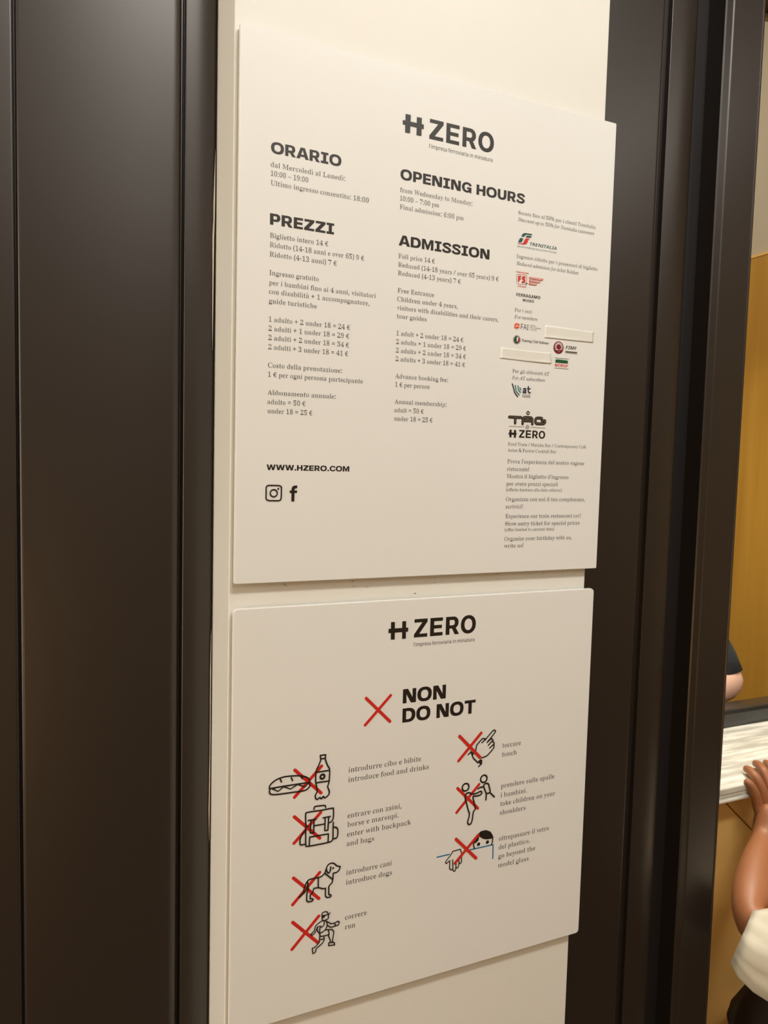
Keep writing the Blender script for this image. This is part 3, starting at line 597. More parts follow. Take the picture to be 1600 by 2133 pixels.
('R', 'S', 419, [[46,-12,46,7,71,25,56,61,46,115,46,151,55,169,67,169,92,87,108,53,121,37,144,25,211,16,264,25,280,33,296,51,307,72,313,96,309,129,284,164,256,180,159,212,109,245,76,280,71,289,95,321,78,344,68,377,70,406,84,440,121,477,159,486,159,493,169,497,227,498,321,477,336,483,344,500,364,500,364,480,344,461,362,401,364,342,346,342,319,413,285,460,249,473,199,477,162,469,143,457,124,429,118,394,126,366,151,338,191,317,292,282,334,256,366,221,369,208,342,181,361,151,367,120,364,90,347,54,326,31,306,19,311,13,269,4,244,-8,175,-9,150,2,91,13,74,8,66,-12]]),
('R', 'T', 454, [[99,0,99,19,176,27,185,30,189,42,192,445,167,465,114,460,75,447,58,424,44,394,31,341,12,341,13,415,27,452,12,470,12,488,343,488,440,488,440,470,425,451,439,414,440,340,422,340,409,395,389,434,376,447,352,457,282,465,258,445,258,77,261,36,263,29,275,26,352,19,352,0]]),
('R', 'U', 528, [[266,-14,212,-9,148,11,134,20,152,31,138,42,120,70,105,134,103,415,99,451,92,461,16,470,16,488,258,488,258,470,174,460,170,448,170,135,179,83,193,55,206,41,231,32,266,26,326,26,364,39,389,61,403,81,419,136,420,422,413,457,394,465,362,470,390,470,352,488,509,488,471,470,496,469,464,461,458,448,453,406,452,168,442,99,427,63,395,23,381,13,310,-11]]),
('R', 'V', 459, [[228,-14,216,23,194,152,176,170,54,458,-15,470,-15,488,226,488,226,470,138,462,134,460,132,447,143,411,236,189,243,171,277,153,376,414,383,443,381,461,328,470,358,470,321,488,474,488,437,470,469,470,431,461,317,171,273,152,253,5,246,-14]]),
('R', 'W', 656, [[183,-12,174,26,159,158,144,177,48,461,39,465,-17,470,-17,488,194,488,194,470,125,463,123,440,208,182,239,164,302,325,343,343,348,378,321,461,246,470,246,488,471,488,471,470,399,463,395,454,396,437,415,378,419,342,433,323,477,196,509,178,582,403,590,440,588,462,546,470,569,470,540,488,669,488,640,470,656,469,638,464,634,455,545,189,505,170,488,25,478,-12,459,-12,453,7,429,169,414,187,371,313,339,331,275,169,235,151,211,7,204,-12]]),
('R', 'a', 369, [[273,-11,250,-8,247,26,215,37,171,26,153,17,148,2,132,-6,93,-9,75,-4,75,18,56,30,44,68,48,101,64,130,91,153,133,176,234,204,232,266,223,295,211,309,165,317,127,314,112,308,106,299,104,289,113,248,106,214,102,208,77,205,63,208,59,218,54,283,60,299,75,312,117,327,136,339,192,341,223,338,240,326,261,320,279,297,288,277,293,240,294,206,275,186,294,166,294,67,285,39,328,37,344,45,321,30,301,-5],[162,36,203,40,223,51,234,68,234,125,234,182,199,179,168,168,150,159,124,136,109,107,106,77,109,57,116,44,124,39]]),
('R', 'b', 387, [[46,-12,46,7,68,46,66,438,59,464,16,471,41,471,9,488,148,488,119,470,127,451,128,299,196,309,206,336,213,339,246,341,268,336,279,309,308,296,330,263,342,223,345,164,339,114,325,70,294,27,285,20,251,14,249,-1,238,-7,183,-8,173,-1,172,12,127,21,112,30,57,-12],[196,15,240,24,258,44,278,102,284,171,277,241,259,283,249,293,237,296,193,300,142,292,129,268,128,73,132,38,157,30,173,19]]),
('R', 'c', 315, [[167,-11,139,-8,131,-2,131,12,74,31,63,38,88,46,59,83,43,137,43,198,57,254,78,290,102,312,136,318,144,324,145,333,156,339,212,341,227,337,230,333,226,325,232,320,263,314,274,301,282,263,276,228,263,220,235,222,228,238,224,297,211,315,182,318,147,311,126,289,117,273,103,215,103,147,113,104,136,64,152,51,219,41,256,50,283,69,287,77,305,65,275,32,213,8,212,0,204,-6]]),
('R', 'd', 397, [[150,-11,119,-5,107,23,78,37,61,62,51,91,43,134,48,222,58,255,72,283,88,299,110,306,122,333,130,338,180,339,186,336,193,310,260,300,260,440,252,461,240,465,195,471,226,471,189,488,342,488,312,469,320,450,321,430,321,314,313,294,321,255,318,44,330,37,367,31,346,30,346,12,364,11,314,6,239,-11,272,24,263,42,198,29,187,19,181,-3],[184,30,212,41,247,44,260,81,260,259,250,286,231,296,187,301,139,293,121,268,109,225,105,148,116,72,137,38]]),
('R', 'e', 323, [[165,-11,131,-5,128,11,62,38,93,46,78,54,59,84,48,117,42,169,21,181,24,205,45,216,60,267,81,300,95,313,130,319,131,333,140,338,197,339,206,336,208,325,236,318,259,300,277,265,286,221,303,204,303,178,104,178,107,133,116,97,135,64,153,54,183,47,225,46,254,57,290,92,305,78,277,39,207,11,207,2,201,-5],[104,206,232,206,225,270,209,306,195,315,173,318,142,312,133,304,112,262]]),
('R', 'f', 229, [[25,0,25,17,20,18,72,23,75,29,77,277,94,297,24,297,24,315,18,333,77,333,78,406,86,440,104,467,114,475,142,481,142,491,148,494,187,499,216,496,222,491,221,478,257,473,262,467,268,436,261,390,249,382,223,384,216,392,213,407,219,457,215,471,188,475,156,467,145,448,140,425,138,333,211,333,211,297,125,297,138,278,138,62,141,30,144,25,153,23,206,17,205,0]]),
('R', 'g', 351, [[156,-151,109,-148,51,-130,43,-125,51,-119,35,-107,24,-87,24,-71,31,-56,60,-32,73,-27,52,-15,32,7,26,23,26,45,47,57,53,79,74,99,91,109,138,118,85,137,61,161,44,209,47,259,62,293,85,315,79,319,120,327,126,336,148,341,200,339,249,326,323,326,306,307,310,287,323,287,274,287,278,280,291,246,293,210,285,175,272,151,255,136,222,124,222,118,210,112,147,112,126,106,104,87,98,66,104,59,129,54,260,47,306,31,325,14,337,-17,338,-32,323,-40,330,-52,328,-75,318,-96,298,-113,282,-121,280,-128,215,-146],[169,133,205,139,223,162,232,194,233,226,223,283,237,290,226,313,169,318,134,313,122,301,107,267,103,226,107,185,122,151,134,139],[172,-125,222,-121,258,-111,278,-94,287,-71,285,-55,276,-44,235,-37,181,-37,103,-37,81,-50,71,-72,73,-91,90,-111,127,-121]]),
('R', 'h', 408, [[48,0,48,17,24,18,72,23,77,44,77,254,82,273,77,292,77,438,69,465,26,471,52,472,20,488,158,488,130,470,137,452,141,286,200,299,217,310,227,334,233,338,261,341,282,340,293,334,296,313,322,287,332,254,334,49,338,23,385,18,357,17,361,0,371,0,236,0,246,0,217,17,260,20,270,28,270,264,265,280,255,287,218,291,169,286,156,281,138,252,138,41,141,23,188,18,164,17,165,0,174,0]]),
('R', 'i', 213, [[108,388,86,394,77,442,86,491,108,497,130,491,140,442,130,394],[48,0,48,17,25,18,72,24,76,33,77,277,70,309,27,315,54,315,22,333,42,333,159,333,132,313,138,274,139,37,142,24,187,18,165,17,165,0,174,0]]),
('R', 'k', 385, [[47,0,47,17,24,18,72,24,77,44,77,137,81,156,56,176,77,195,77,438,70,465,27,471,53,471,22,488,158,488,131,469,138,431,139,181,187,193,207,229,266,295,271,308,224,315,256,315,220,333,295,333,370,333,334,315,358,314,332,309,314,300,238,224,244,193,272,177,283,162,270,146,355,22,398,18,373,17,378,0,384,0,246,0,252,0,226,17,282,21,281,36,208,143,191,158,143,151,138,144,140,28,146,22,188,18,165,17,165,0,174,0]]),
('R', 'l', 214, [[48,0,48,17,25,18,72,24,77,44,77,432,71,465,27,471,54,471,22,488,41,488,159,488,132,469,138,430,139,41,142,24,187,18,165,17,165,0,174,0]]),
('R', 'm', 594, [[50,0,50,17,24,18,72,23,74,30,77,252,85,282,76,287,69,309,25,315,52,316,33,333,157,333,125,317,150,284,199,297,215,309,230,338,272,341,290,333,294,307,310,295,344,280,403,307,420,338,448,341,469,340,480,334,483,313,509,287,519,254,522,28,529,22,570,18,543,17,544,0,556,0,424,0,436,0,436,17,410,18,451,22,458,31,460,175,459,253,448,285,397,290,375,282,339,277,328,254,329,34,335,22,377,18,349,17,349,0,363,0,233,0,247,0,247,17,219,18,260,22,267,37,270,280,252,287,214,291,154,281,137,252,138,34,143,22,184,18,159,17,159,0,171,0]]),
('R', 'n', 408, [[48,0,48,17,24,18,72,23,75,30,77,252,88,287,76,291,69,309,25,315,52,316,32,333,158,333,126,317,152,287,200,300,217,311,226,334,233,338,261,341,282,340,292,334,295,313,322,287,332,254,334,54,338,23,385,18,357,17,361,0,371,0,236,0,246,0,217,17,260,20,270,28,273,240,269,268,261,285,209,290,156,281,138,252,140,28,147,22,188,18,164,17,165,0,174,0]]),
('R', 'o', 361, [[181,-11,142,-5,137,7,98,18,76,40,50,96,42,165,50,235,76,292,107,319,137,324,142,336,180,341,219,336,224,324,252,319,284,292,310,237,319,165,310,94,299,64,284,38,262,17,228,12,219,-5],[181,12,217,20,238,46,252,95,257,165,253,227,239,282,215,313,181,321,145,313,126,290,110,244,104,166,109,96,124,46,145,20]]),
('R', 'p', 398, [[32,-149,32,-133,23,-132,74,-126,77,28,82,48,77,86,77,241,81,276,75,282,68,308,31,315,51,316,40,333,153,333,124,316,144,282,162,296,209,308,216,334,232,341,273,339,280,333,287,314,290,308,326,286,340,259,350,218,352,134,343,88,331,58,311,33,288,25,277,-2,262,-9,220,-8,214,-4,205,24,138,35,138,-82,143,-119,148,-125,207,-132,192,-132,199,-149],[210,30,248,35,263,43,279,73,287,106,292,166,289,224,278,266,262,290,222,298,197,295,183,287,150,280,138,252,141,63,158,36]]),
('R', 'q', 390, [[201,-149,201,-132,195,-131,253,-124,258,-117,261,31,192,21,186,0,176,-8,126,-7,118,-2,108,22,81,36,68,51,49,98,43,168,52,229,74,281,104,312,138,318,140,333,151,339,194,342,212,337,217,320,261,311,276,302,295,312,331,344,343,344,343,324,321,285,322,88,319,48,323,-113,324,-126,374,-132,366,-132,366,-149],[192,32,247,40,257,55,261,72,259,284,256,294,204,315,158,311,137,296,114,247,105,186,108,107,124,57,139,40]]),
('R', 'r', 308, [[33,0,33,17,25,18,74,24,75,27,80,251,72,306,69,309,27,315,53,315,35,333,156,333,125,317,135,302,136,270,200,286,232,339,271,339,277,335,279,318,275,280,291,275,292,271,290,251,280,240,246,242,234,275,214,278,153,268,144,248,139,206,141,36,146,25,204,18,198,17,198,0]]),
('R', 's', 309, [[162,-11,133,-7,114,6,79,9,64,5,55,-9,38,-9,38,8,50,26,39,61,38,96,67,113,57,113,71,73,92,36,110,22,151,16,179,19,196,26,210,43,215,70,206,96,196,107,97,164,84,176,79,188,81,207,60,236,54,258,59,287,78,312,113,325,119,338,164,341,228,327,239,331,247,342,262,342,235,325,253,307,260,290,262,238,245,238,215,297,201,310,186,315,154,318,124,311,108,294,103,270,107,252,121,235,214,184,234,168,238,157,232,143,259,102,263,77,256,45,227,12,197,6,199,-3,195,-7]]),
('R', 't', 245, [[133,-10,101,-5,97,30,79,47,75,56,73,280,83,299,29,299,29,321,66,341,138,455,155,455,155,437,154,420,134,350,128,333,213,333,216,316,216,299,124,299,134,280,134,82,138,54,145,46,186,44,208,58,221,80,238,71,230,52,182,35,162,-5]]),
('R', 'u', 402, [[140,-11,111,-7,106,18,86,35,72,65,70,272,65,303,60,310,18,315,45,316,12,333,152,333,124,313,131,274,132,75,144,44,189,38,249,46,266,71,266,149,266,272,262,301,257,309,209,315,237,316,203,333,347,333,319,313,326,273,327,75,321,44,336,38,381,32,353,32,353,14,371,13,320,8,245,-11,257,7,278,25,268,43,217,37,187,21,173,-5]]),
('R', 'v', 329, [[153,-11,141,26,128,118,114,137,46,307,2,314,36,315,-3,333,176,333,151,316,167,316,115,311,115,296,171,148,198,131,205,149,259,290,256,310,228,315,240,316,218,333,327,333,304,316,315,315,302,310,286,278,229,134,195,116,179,7,171,-11]]),
('R', 'w', 466, [[131,-11,120,26,108,118,96,137,33,303,30,310,3,314,28,315,-12,333,148,333,109,315,145,315,99,310,99,299,151,153,179,136,206,202,241,219,247,252,230,311,184,316,214,316,180,333,347,333,309,315,339,314,298,309,295,296,310,225,322,207,334,170,360,151,415,291,413,309,387,316,400,316,382,333,478,333,459,316,473,316,455,312,398,169,361,151,339,25,326,-11,310,-11,304,8,290,137,277,156,266,193,239,211,209,137,175,119,157,8,150,-11]]),
('R', 'x', 342, [[32,0,31,16,23,18,38,26,110,118,151,132,156,146,122,207,108,222,54,306,22,314,39,315,4,333,181,333,155,316,174,315,131,312,124,310,124,304,164,235,197,220,245,282,256,305,252,311,220,315,239,316,215,333,334,333,308,318,314,316,298,303,236,227,194,212,188,197,218,150,223,134,239,118,296,20,339,17,315,17,315,0,323,0,186,0,193,0,198,17,170,17,223,22,224,35,181,108,148,122,98,57,85,28,85,21,93,19,126,16,99,0,109,0]]),
('R', 'y', 322, [[56,-151,34,-146,28,-109,10,-103,10,-77,18,-48,38,-43,58,-47,64,-62,66,-103,96,-105,110,-95,129,-68,151,-5,128,123,112,141,44,310,-4,315,20,315,-5,333,94,333,174,333,149,315,169,315,115,309,113,300,171,146,199,128,247,259,256,297,254,309,222,315,239,315,218,333,321,333,300,315,318,315,299,309,232,135,198,117,185,10,165,-49,143,-96,139,-103,102,-109,84,-146]]),
('R', 'z', 314, [[14,0,14,15,48,32,204,308,128,308,84,299,60,268,47,232,28,232,31,282,38,299,33,316,34,333,295,333,295,312,261,295,110,27,187,28,232,38,244,47,261,74,279,115,272,115,295,96,290,58,282,38,289,19,287,0]]),
('R', '–', 432, [[68,0,68,514,364,514,364,0],[105,37,328,37,328,478,105,478]]),
('R', '’', 432, [[68,0,68,514,364,514,364,0],[105,37,328,37,328,478,105,478]]),
('T', 'C', 502, [[275,-12,223,-7,162,14,121,39,77,85,46,142,33,191,29,263,41,331,60,376,98,428,149,466,193,486,243,497,291,499,346,489,405,468,428,469,441,480,450,499,468,499,468,331,450,331,421,391,382,437,348,460,311,473,254,472,228,461,205,443,173,385,156,297,156,192,174,110,210,56,235,39,264,29,320,27,363,38,394,54,433,84,460,114,480,95,439,48,392,15,337,-5]]),
('T', 'I', 280, [[14,0,14,19,51,27,69,38,81,81,79,437,64,461,14,470,14,488,262,488,262,470,237,468,207,456,197,430,196,72,208,36,229,25,264,19,264,0]]),
('T', 'T', 454, [[99,0,99,19,132,22,152,33,166,69,167,465,121,460,79,440,49,405,33,355,31,341,12,341,12,488,440,488,440,340,422,340,409,395,383,434,342,457,282,465,284,60,300,29,352,19,352,0]]),
('T', 'a', 369, [[273,-11,231,1,220,16,215,37,176,9,118,-9,69,-4,34,24,23,52,22,79,28,101,48,130,110,168,213,204,208,290,197,306,172,316,138,316,115,304,112,291,132,248,118,216,98,206,67,206,48,218,37,238,36,266,45,288,63,308,94,327,154,341,225,338,264,326,296,297,314,240,315,46,324,37,344,45,353,30,315,-1],[162,36,190,46,213,68,213,182,161,159,139,136,127,90,136,50,147,39]]),
('T', 'b', 387, [[46,-12,46,432,39,460,9,471,9,488,148,488,148,299,177,325,200,336,256,340,304,321,346,272,364,213,364,139,346,81,306,27,260,-1,206,-11,158,-1,112,30,57,-12],[196,15,221,20,240,36,259,102,259,229,248,269,228,293,206,300,178,296,157,280,148,259,151,48,167,23]]),
('T', 'g', 351, [[156,-151,95,-146,60,-135,35,-119,17,-94,16,-71,23,-56,38,-43,73,-27,32,7,25,32,30,57,57,89,110,118,57,148,36,176,24,228,31,267,53,299,86,323,129,338,179,341,250,326,340,326,340,287,287,287,306,255,313,218,309,188,296,162,276,140,220,114,135,109,115,96,108,76,114,62,132,54,250,49,306,31,325,14,335,-10,339,-40,332,-75,303,-113,266,-134,217,-146],[169,133,190,139,204,156,214,226,204,296,190,313,169,318,147,313,133,296,122,226,133,156,147,139],[172,-125,239,-117,276,-94,282,-71,274,-49,254,-40,220,-37,104,-37,85,-55,79,-82,96,-107,130,-121]]),
('T', 'i', 213, [[108,388,87,392,70,404,58,421,54,442,58,464,70,481,87,493,108,497,129,493,147,481,158,464,162,442,158,421,146,404,129,392],[19,0,19,17,47,25,56,49,56,277,48,308,22,315,22,333,159,333,160,49,168,26,193,17,193,0]]),
('T', 'l', 214, [[19,0,19,17,49,27,56,54,56,432,49,463,22,471,22,488,159,488,160,49,168,26,193,17,193,0]]),
('T', 'n', 408, [[19,0,19,17,41,22,50,30,56,60,55,287,44,309,20,316,20,333,158,333,158,287,191,320,231,338,283,340,318,325,341,297,353,254,355,54,364,25,390,17,390,0,217,0,217,17,240,23,252,50,252,240,241,283,209,290,186,281,158,252,159,45,170,23,193,17,193,0]]),
('T', 'o', 361, [[181,-11,116,2,65,40,32,96,20,165,32,235,65,292,116,329,180,341,244,329,295,292,328,237,340,165,328,94,295,38,245,2],[181,12,207,20,226,46,236,165,226,282,211,309,181,321,154,313,138,290,128,244,125,166,128,88,136,46,155,20]]),
('T', 'r', 308, [[19,0,19,17,50,30,56,60,55,288,48,308,22,315,22,333,156,333,156,270,177,301,207,327,238,340,271,339,291,330,305,313,309,271,292,246,261,239,241,245,213,276,199,278,181,268,165,242,160,206,161,44,173,25,212,17,212,0]]),
('T', 't', 245, [[133,-10,81,2,66,17,57,38,52,299,22,299,22,321,94,396,138,455,155,455,155,333,223,333,223,299,155,299,158,61,168,46,186,44,203,52,221,80,238,71,219,35,195,10,166,-5]]),
('T', 'u', 402, [[140,-11,90,1,70,18,57,44,49,90,47,288,38,308,12,316,12,333,152,333,152,75,159,52,177,40,213,43,245,71,245,266,239,301,229,311,203,316,203,333,347,333,348,64,357,40,386,32,386,14,321,8,245,-11,245,43,200,4]]),
('I', '%', 588, [[138,195,94,206,61,237,41,288,35,354,41,421,59,471,91,502,138,512,184,502,217,471,237,421,244,354,238,288,218,237,185,206],[127,0,407,505,461,505,181,0],[138,240,162,247,185,285,192,327,189,404,171,452,151,466,120,464,99,440,87,381,91,294,110,251],[447,-7,403,3,370,35,350,85,344,152,350,219,368,268,400,299,447,310,493,299,526,268,546,219,553,152,547,85,527,35,494,3],[447,37,471,45,494,82,501,125,498,202,480,249,460,263,429,261,408,237,396,179,400,92,419,49]]),
('I', '0', 395, [[198,-7,128,6,95,25,70,54,50,89,37,132,24,254,37,376,50,418,70,453,95,480,128,500,199,512,242,508,278,494,307,472,331,442,349,404,361,360,371,253,361,147,349,102,331,64,307,34,277,11,241,-2],[198,39,224,47,246,82,257,144,262,253,257,362,246,423,224,458,199,466,181,463,166,452,150,423,139,362,134,253,139,144,150,82,166,53,180,42]]),
('I', '5', 395, [[173,-7,115,-2,74,12,42,37,29,73,30,95,40,112,57,123,85,127,97,78,113,58,131,47,163,42,190,46,215,59,231,76,243,101,249,135,248,180,240,211,211,246,185,257,153,260,75,248,42,260,65,505,332,505,336,376,296,376,285,414,269,426,110,427,99,296,144,305,197,306,251,297,282,286,320,259,339,235,351,207,357,174,351,104,337,71,316,44,291,24,254,6]]),
('I', 'A', 488, [[-89,0,-86,13,-41,25,0,59,375,500,389,500,372,49,376,35,389,23,433,13,431,0,233,0,236,13,264,15,287,28,297,48,303,166,140,166,122,158,60,84,35,46,38,23,52,16,83,13,79,0],[151,192,305,192,313,386]]),
('I', 'D', 534, [[-37,0,-33,14,15,24,36,52,132,405,139,438,135,456,119,470,85,475,89,489,294,489,371,476,422,451,461,416,489,371,500,331,504,272,495,217,468,152,435,107,391,67,353,43,263,9,194,0],[179,23,222,27,261,36,295,52,335,82,360,109,387,151,407,199,418,250,420,340,412,373,392,413,361,443,334,456,286,465,248,465,223,456,210,430,112,63,111,44,120,33]]),
('I', 'F', 427, [[-33,0,-28,14,-1,16,19,24,40,55,136,405,142,438,139,456,122,470,88,475,93,489,443,489,422,373,407,373,403,424,393,443,377,455,334,464,235,461,218,441,174,272,246,273,282,281,311,303,333,342,347,342,301,165,286,165,287,213,281,232,272,240,242,247,168,248,118,47,126,25,145,16,178,13,177,0]]),
('I', 'R', 475, [[-35,0,-32,14,-6,16,16,25,37,53,134,411,139,438,136,457,119,470,86,475,89,489,314,489,361,482,387,474,417,454,436,428,445,396,437,337,410,299,366,269,305,248,386,56,410,24,444,14,440,0,330,0,233,240,161,243,112,48,115,31,124,21,170,13,166,0],[213,263,278,271,315,288,343,313,362,356,363,402,351,433,326,454,308,461,260,466,231,461,217,444,166,266]]),
('I', 'T', 442, [[52,0,55,14,89,16,113,26,135,59,243,452,238,461,223,464,164,462,126,452,89,425,62,371,47,372,78,489,485,489,463,368,449,368,445,425,427,451,406,460,364,464,329,463,316,452,209,55,210,37,217,24,237,17,279,14,274,0]]),
('I', 'a', 360, [[52,-8,18,2,-1,28,-7,82,3,140,26,199,61,253,107,299,156,327,181,332,213,331,234,318,245,295,254,325,308,325,234,51,236,39,249,38,297,84,307,76,279,39,240,3,217,-7,193,-6,181,4,177,24,201,124,162,66,126,24,90,0],[86,35,112,43,141,68,169,105,199,156,228,243,230,281,222,304,194,315,162,306,130,280,95,226,68,156,56,89,60,51,68,41]]),
('I', 'b', 359, [[86,-8,48,-5,19,6,1,21,-5,42,96,442,95,472,83,478,53,480,57,492,142,508,164,513,172,507,108,264,135,294,178,323,209,332,255,329,281,317,307,289,320,252,321,208,298,134,273,95,242,59,205,30,164,7,131,-3],[100,10,139,18,177,42,210,79,236,125,254,176,259,231,250,267,222,293,187,298,155,286,126,259,101,217,52,40,55,27,64,18]]),
('I', 'c', 314, [[105,-8,51,4,27,24,10,52,1,87,0,123,16,193,45,242,77,278,120,309,158,325,226,332,252,325,270,310,281,281,271,251,245,240,232,242,219,252,216,276,230,309,214,315,180,311,153,298,128,277,100,240,83,207,67,158,63,103,69,69,90,38,121,24,156,28,197,48,240,86,251,74,215,38,178,12,142,-3]]),
('I', 'd', 373, [[64,-8,41,-5,21,4,6,20,-4,41,-7,103,14,171,67,256,105,294,135,315,172,329,212,333,237,327,255,309,290,462,280,476,245,479,249,492,290,497,354,513,363,506,253,85,246,43,253,34,268,33,295,53,322,85,334,76,296,31,265,3,240,-7,213,-6,197,6,192,28,212,118,175,62,140,23,104,-1],[95,29,119,35,149,60,179,97,205,142,229,199,242,245,243,283,234,305,209,316,165,303,122,264,92,216,64,144,54,82,65,43,78,33]]),
('I', 'e', 303, [[93,-7,62,-3,36,9,16,30,2,57,-4,91,-2,130,6,165,26,209,55,251,83,280,118,307,156,324,193,333,228,331,255,319,269,298,271,269,264,248,251,228,219,199,154,169,64,150,59,103,64,70,76,46,96,32,125,27,151,31,191,50,233,86,243,75,209,38,173,13,135,-2],[67,166,143,188,194,227,210,255,215,286,209,307,190,314,156,303,121,272,90,225]]),
('I', 'f', 209, [[-51,-161,-73,-157,-89,-144,-95,-130,-95,-109,-81,-93,-56,-94,-47,-109,-51,-137,-44,-141,-25,-135,-9,-110,11,-41,75,298,7,298,13,320,79,320,97,394,116,438,151,482,193,507,234,513,268,502,288,477,288,448,271,432,240,434,230,451,235,484,218,494,197,488,174,459,161,425,139,320,221,320,218,298,134,298,84,58,48,-59,25,-107,6,-133,-27,-157]]),
('I', 'h', 424, [[320,-7,300,-4,278,8,263,28,257,48,261,116,296,296,288,330,264,340,233,333,203,310,149,233,130,181,92,0,26,0,124,470,118,495,97,506,69,508,76,537,206,537,150,290,158,290,188,332,220,362,271,384,306,384,335,374,359,341,363,290,328,120,324,63,330,46,338,40,365,40,394,54,407,33,362,3]]),
('I', 'i', 187, [[129,414,104,425,93,451,104,476,129,487,155,476,165,451,155,425],[35,-8,9,1,2,13,0,39,63,278,52,297,18,303,21,315,117,331,135,332,137,319,66,83,61,50,67,37,81,35,101,48,136,88,147,78,89,13,61,-3]]),
('I', 'k', 357, [[229,-8,207,-1,191,20,127,169,82,136,43,0,-14,0,111,448,107,473,65,480,69,493,178,513,185,507,88,165,214,259,233,277,242,295,233,306,208,310,214,322,355,322,351,309,319,303,284,286,173,203,227,73,245,44,258,38,273,40,293,55,317,83,327,72,282,17,256,0]]),
('I', 'l', 182, [[33,-8,19,-5,5,4,-2,20,-1,40,107,453,101,474,62,483,63,496,138,506,172,513,180,506,59,52,64,38,77,37,103,56,129,86,140,76,88,18,61,0]]),
('I', 'm', 579, [[431,-8,405,2,396,38,452,252,452,277,442,288,419,287,391,271,361,243,330,204,278,111,240,0,185,0,254,239,258,271,251,287,233,288,207,277,147,224,105,163,69,82,42,0,-13,0,64,271,58,293,18,303,21,315,129,333,136,330,95,187,171,275,237,323,287,332,303,327,314,316,318,276,300,194,369,278,412,313,453,330,491,330,509,316,514,279,456,49,463,38,478,39,494,50,525,91,535,80,484,14,458,-2]]),
('I', 'n', 383, [[234,-9,208,1,199,29,255,261,253,281,237,289,214,282,182,259,116,181,78,105,45,0,-13,0,63,258,64,285,47,298,18,300,21,313,140,331,98,187,162,264,220,312,251,327,277,332,295,329,312,316,318,293,314,258,258,48,264,38,278,36,297,50,328,95,339,87,314,45,288,15,261,-3]]),
('I', 'o', 369, [[111,-8,54,4,13,40,-4,95,3,158,36,226,89,283,154,322,212,333,271,321,290,309,312,285,330,230,322,163,286,93,238,42,176,4],[119,12,161,24,200,58,232,107,259,173,268,238,260,285,234,310,208,315,173,306,131,273,94,220,68,152,59,88,65,48,83,23]]),
('I', 'p', 359, [[-101,-157,-98,-144,-51,-132,-37,-111,57,248,63,276,60,291,49,297,17,301,21,313,134,332,135,315,118,263,147,294,192,323,223,332,257,332,281,323,306,301,318,277,324,248,314,174,296,131,271,91,224,40,167,5,106,-8,76,-4,52,6,24,-123,41,-141,81,-145,77,-157],[106,10,135,15,163,31,196,63,223,104,256,191,261,240,256,271,248,285,231,297,192,299,159,281,122,236,100,185,66,42,76,18]]),
('I', 'r', 236, [[-13,0,59,269,53,291,13,299,16,313,131,331,94,189,150,277,195,324,219,333,241,324,250,302,243,273,226,256,205,254,187,263,179,282,137,230,100,166,69,89,43,0]]),
('I', 's', 262, [[82,-8,9,6,-4,4,-9,-4,-23,-4,-8,112,4,111,13,59,25,36,41,21,60,12,87,12,103,17,120,32,131,59,129,91,54,204,43,234,42,259,51,290,80,320,111,332,149,332,204,318,216,321,220,331,232,331,218,226,206,226,192,280,164,309,125,313,100,293,95,274,102,249,174,145,186,115,189,86,178,48,154,17,118,-3]]),
('I', 't', 197, [[35,-8,20,-6,5,6,2,46,69,298,21,298,23,313,55,323,86,344,115,374,143,413,159,413,132,320,192,320,187,298,127,298,65,66,64,41,76,33,98,45,131,83,141,71,87,11,60,-3]]),
('I', 'u', 383, [[48,-8,19,1,9,15,4,34,12,89,53,240,59,279,49,298,14,303,16,315,124,333,134,329,63,65,68,40,89,34,111,43,137,63,200,142,244,227,275,325,330,325,260,53,265,36,286,37,307,55,332,88,342,79,302,25,275,4,248,-7,219,-6,204,6,199,28,201,53,231,161,180,87,134,34,90,2]]),
('B', 'A', 481, [[-6,0,34,111,46,130,72,204,73,222,139,407,155,463,162,482,176,500,305,500,318,482,326,463,342,407,401,241,408,222,409,204,435,130,447,111,487,0,362,0,326,119,155,119,119,0],[182,207,301,207,250,371,240,406,241,423,241,405,236,388]]),
('B', 'B', 469, [[57,0,63,20,63,80,58,100,58,199,63,219,63,299,58,319,58,398,63,418,63,498,264,496,323,487,368,470,390,453,399,443,423,404,425,372,422,342,410,307,399,300,375,276,342,264,342,261,366,254,388,243,413,218,424,213,434,180,437,144,431,98,404,59,383,38,341,15,289,2],[173,301,251,301,278,309,292,319,301,333,305,351,304,371,293,392,269,407,235,411,173,411],[173,87,259,88,286,98,302,110,312,127,316,147,314,174,302,195,287,207,274,213,246,217,173,217]]),
('B', 'C', 444, [[264,-7,210,-3,163,11,126,33,70,87,48,144,38,193,35,248,39,302,50,351,76,409,134,464,185,492,238,503,302,504,361,493,420,470,399,419,390,384,328,407,301,415,274,417,247,414,226,406,196,382,180,360,167,333,159,302,155,248,157,210,162,177,178,136,202,105,233,87,274,81,327,86,403,107,401,19,337,-1]]),
('B', 'D', 516, [[56,0,63,20,63,80,58,100,58,398,63,418,63,498,238,498,309,487,355,470,382,454,443,401,464,359,473,328,479,292,481,254,480,223,471,168,454,120,435,90,385,49,365,36,318,16,292,9,235,1],[173,87,249,90,276,97,300,110,322,128,339,151,351,179,358,213,360,271,356,307,346,338,324,373,292,396,269,406,241,411,173,411]]),
('B', 'E', 391, [[63,0,63,80,58,100,58,199,63,219,63,299,58,319,58,398,63,418,63,498,349,498,349,411,173,411,173,320,173,302,345,302,337,285,337,215,173,215,173,87,355,87,349,70,349,0]]),
('B', 'F', 383, [[58,0,58,179,63,199,63,279,58,299,58,398,63,418,63,498,348,498,348,411,257,411,172,411,172,283,343,283,335,266,335,197,172,197,172,0]]),
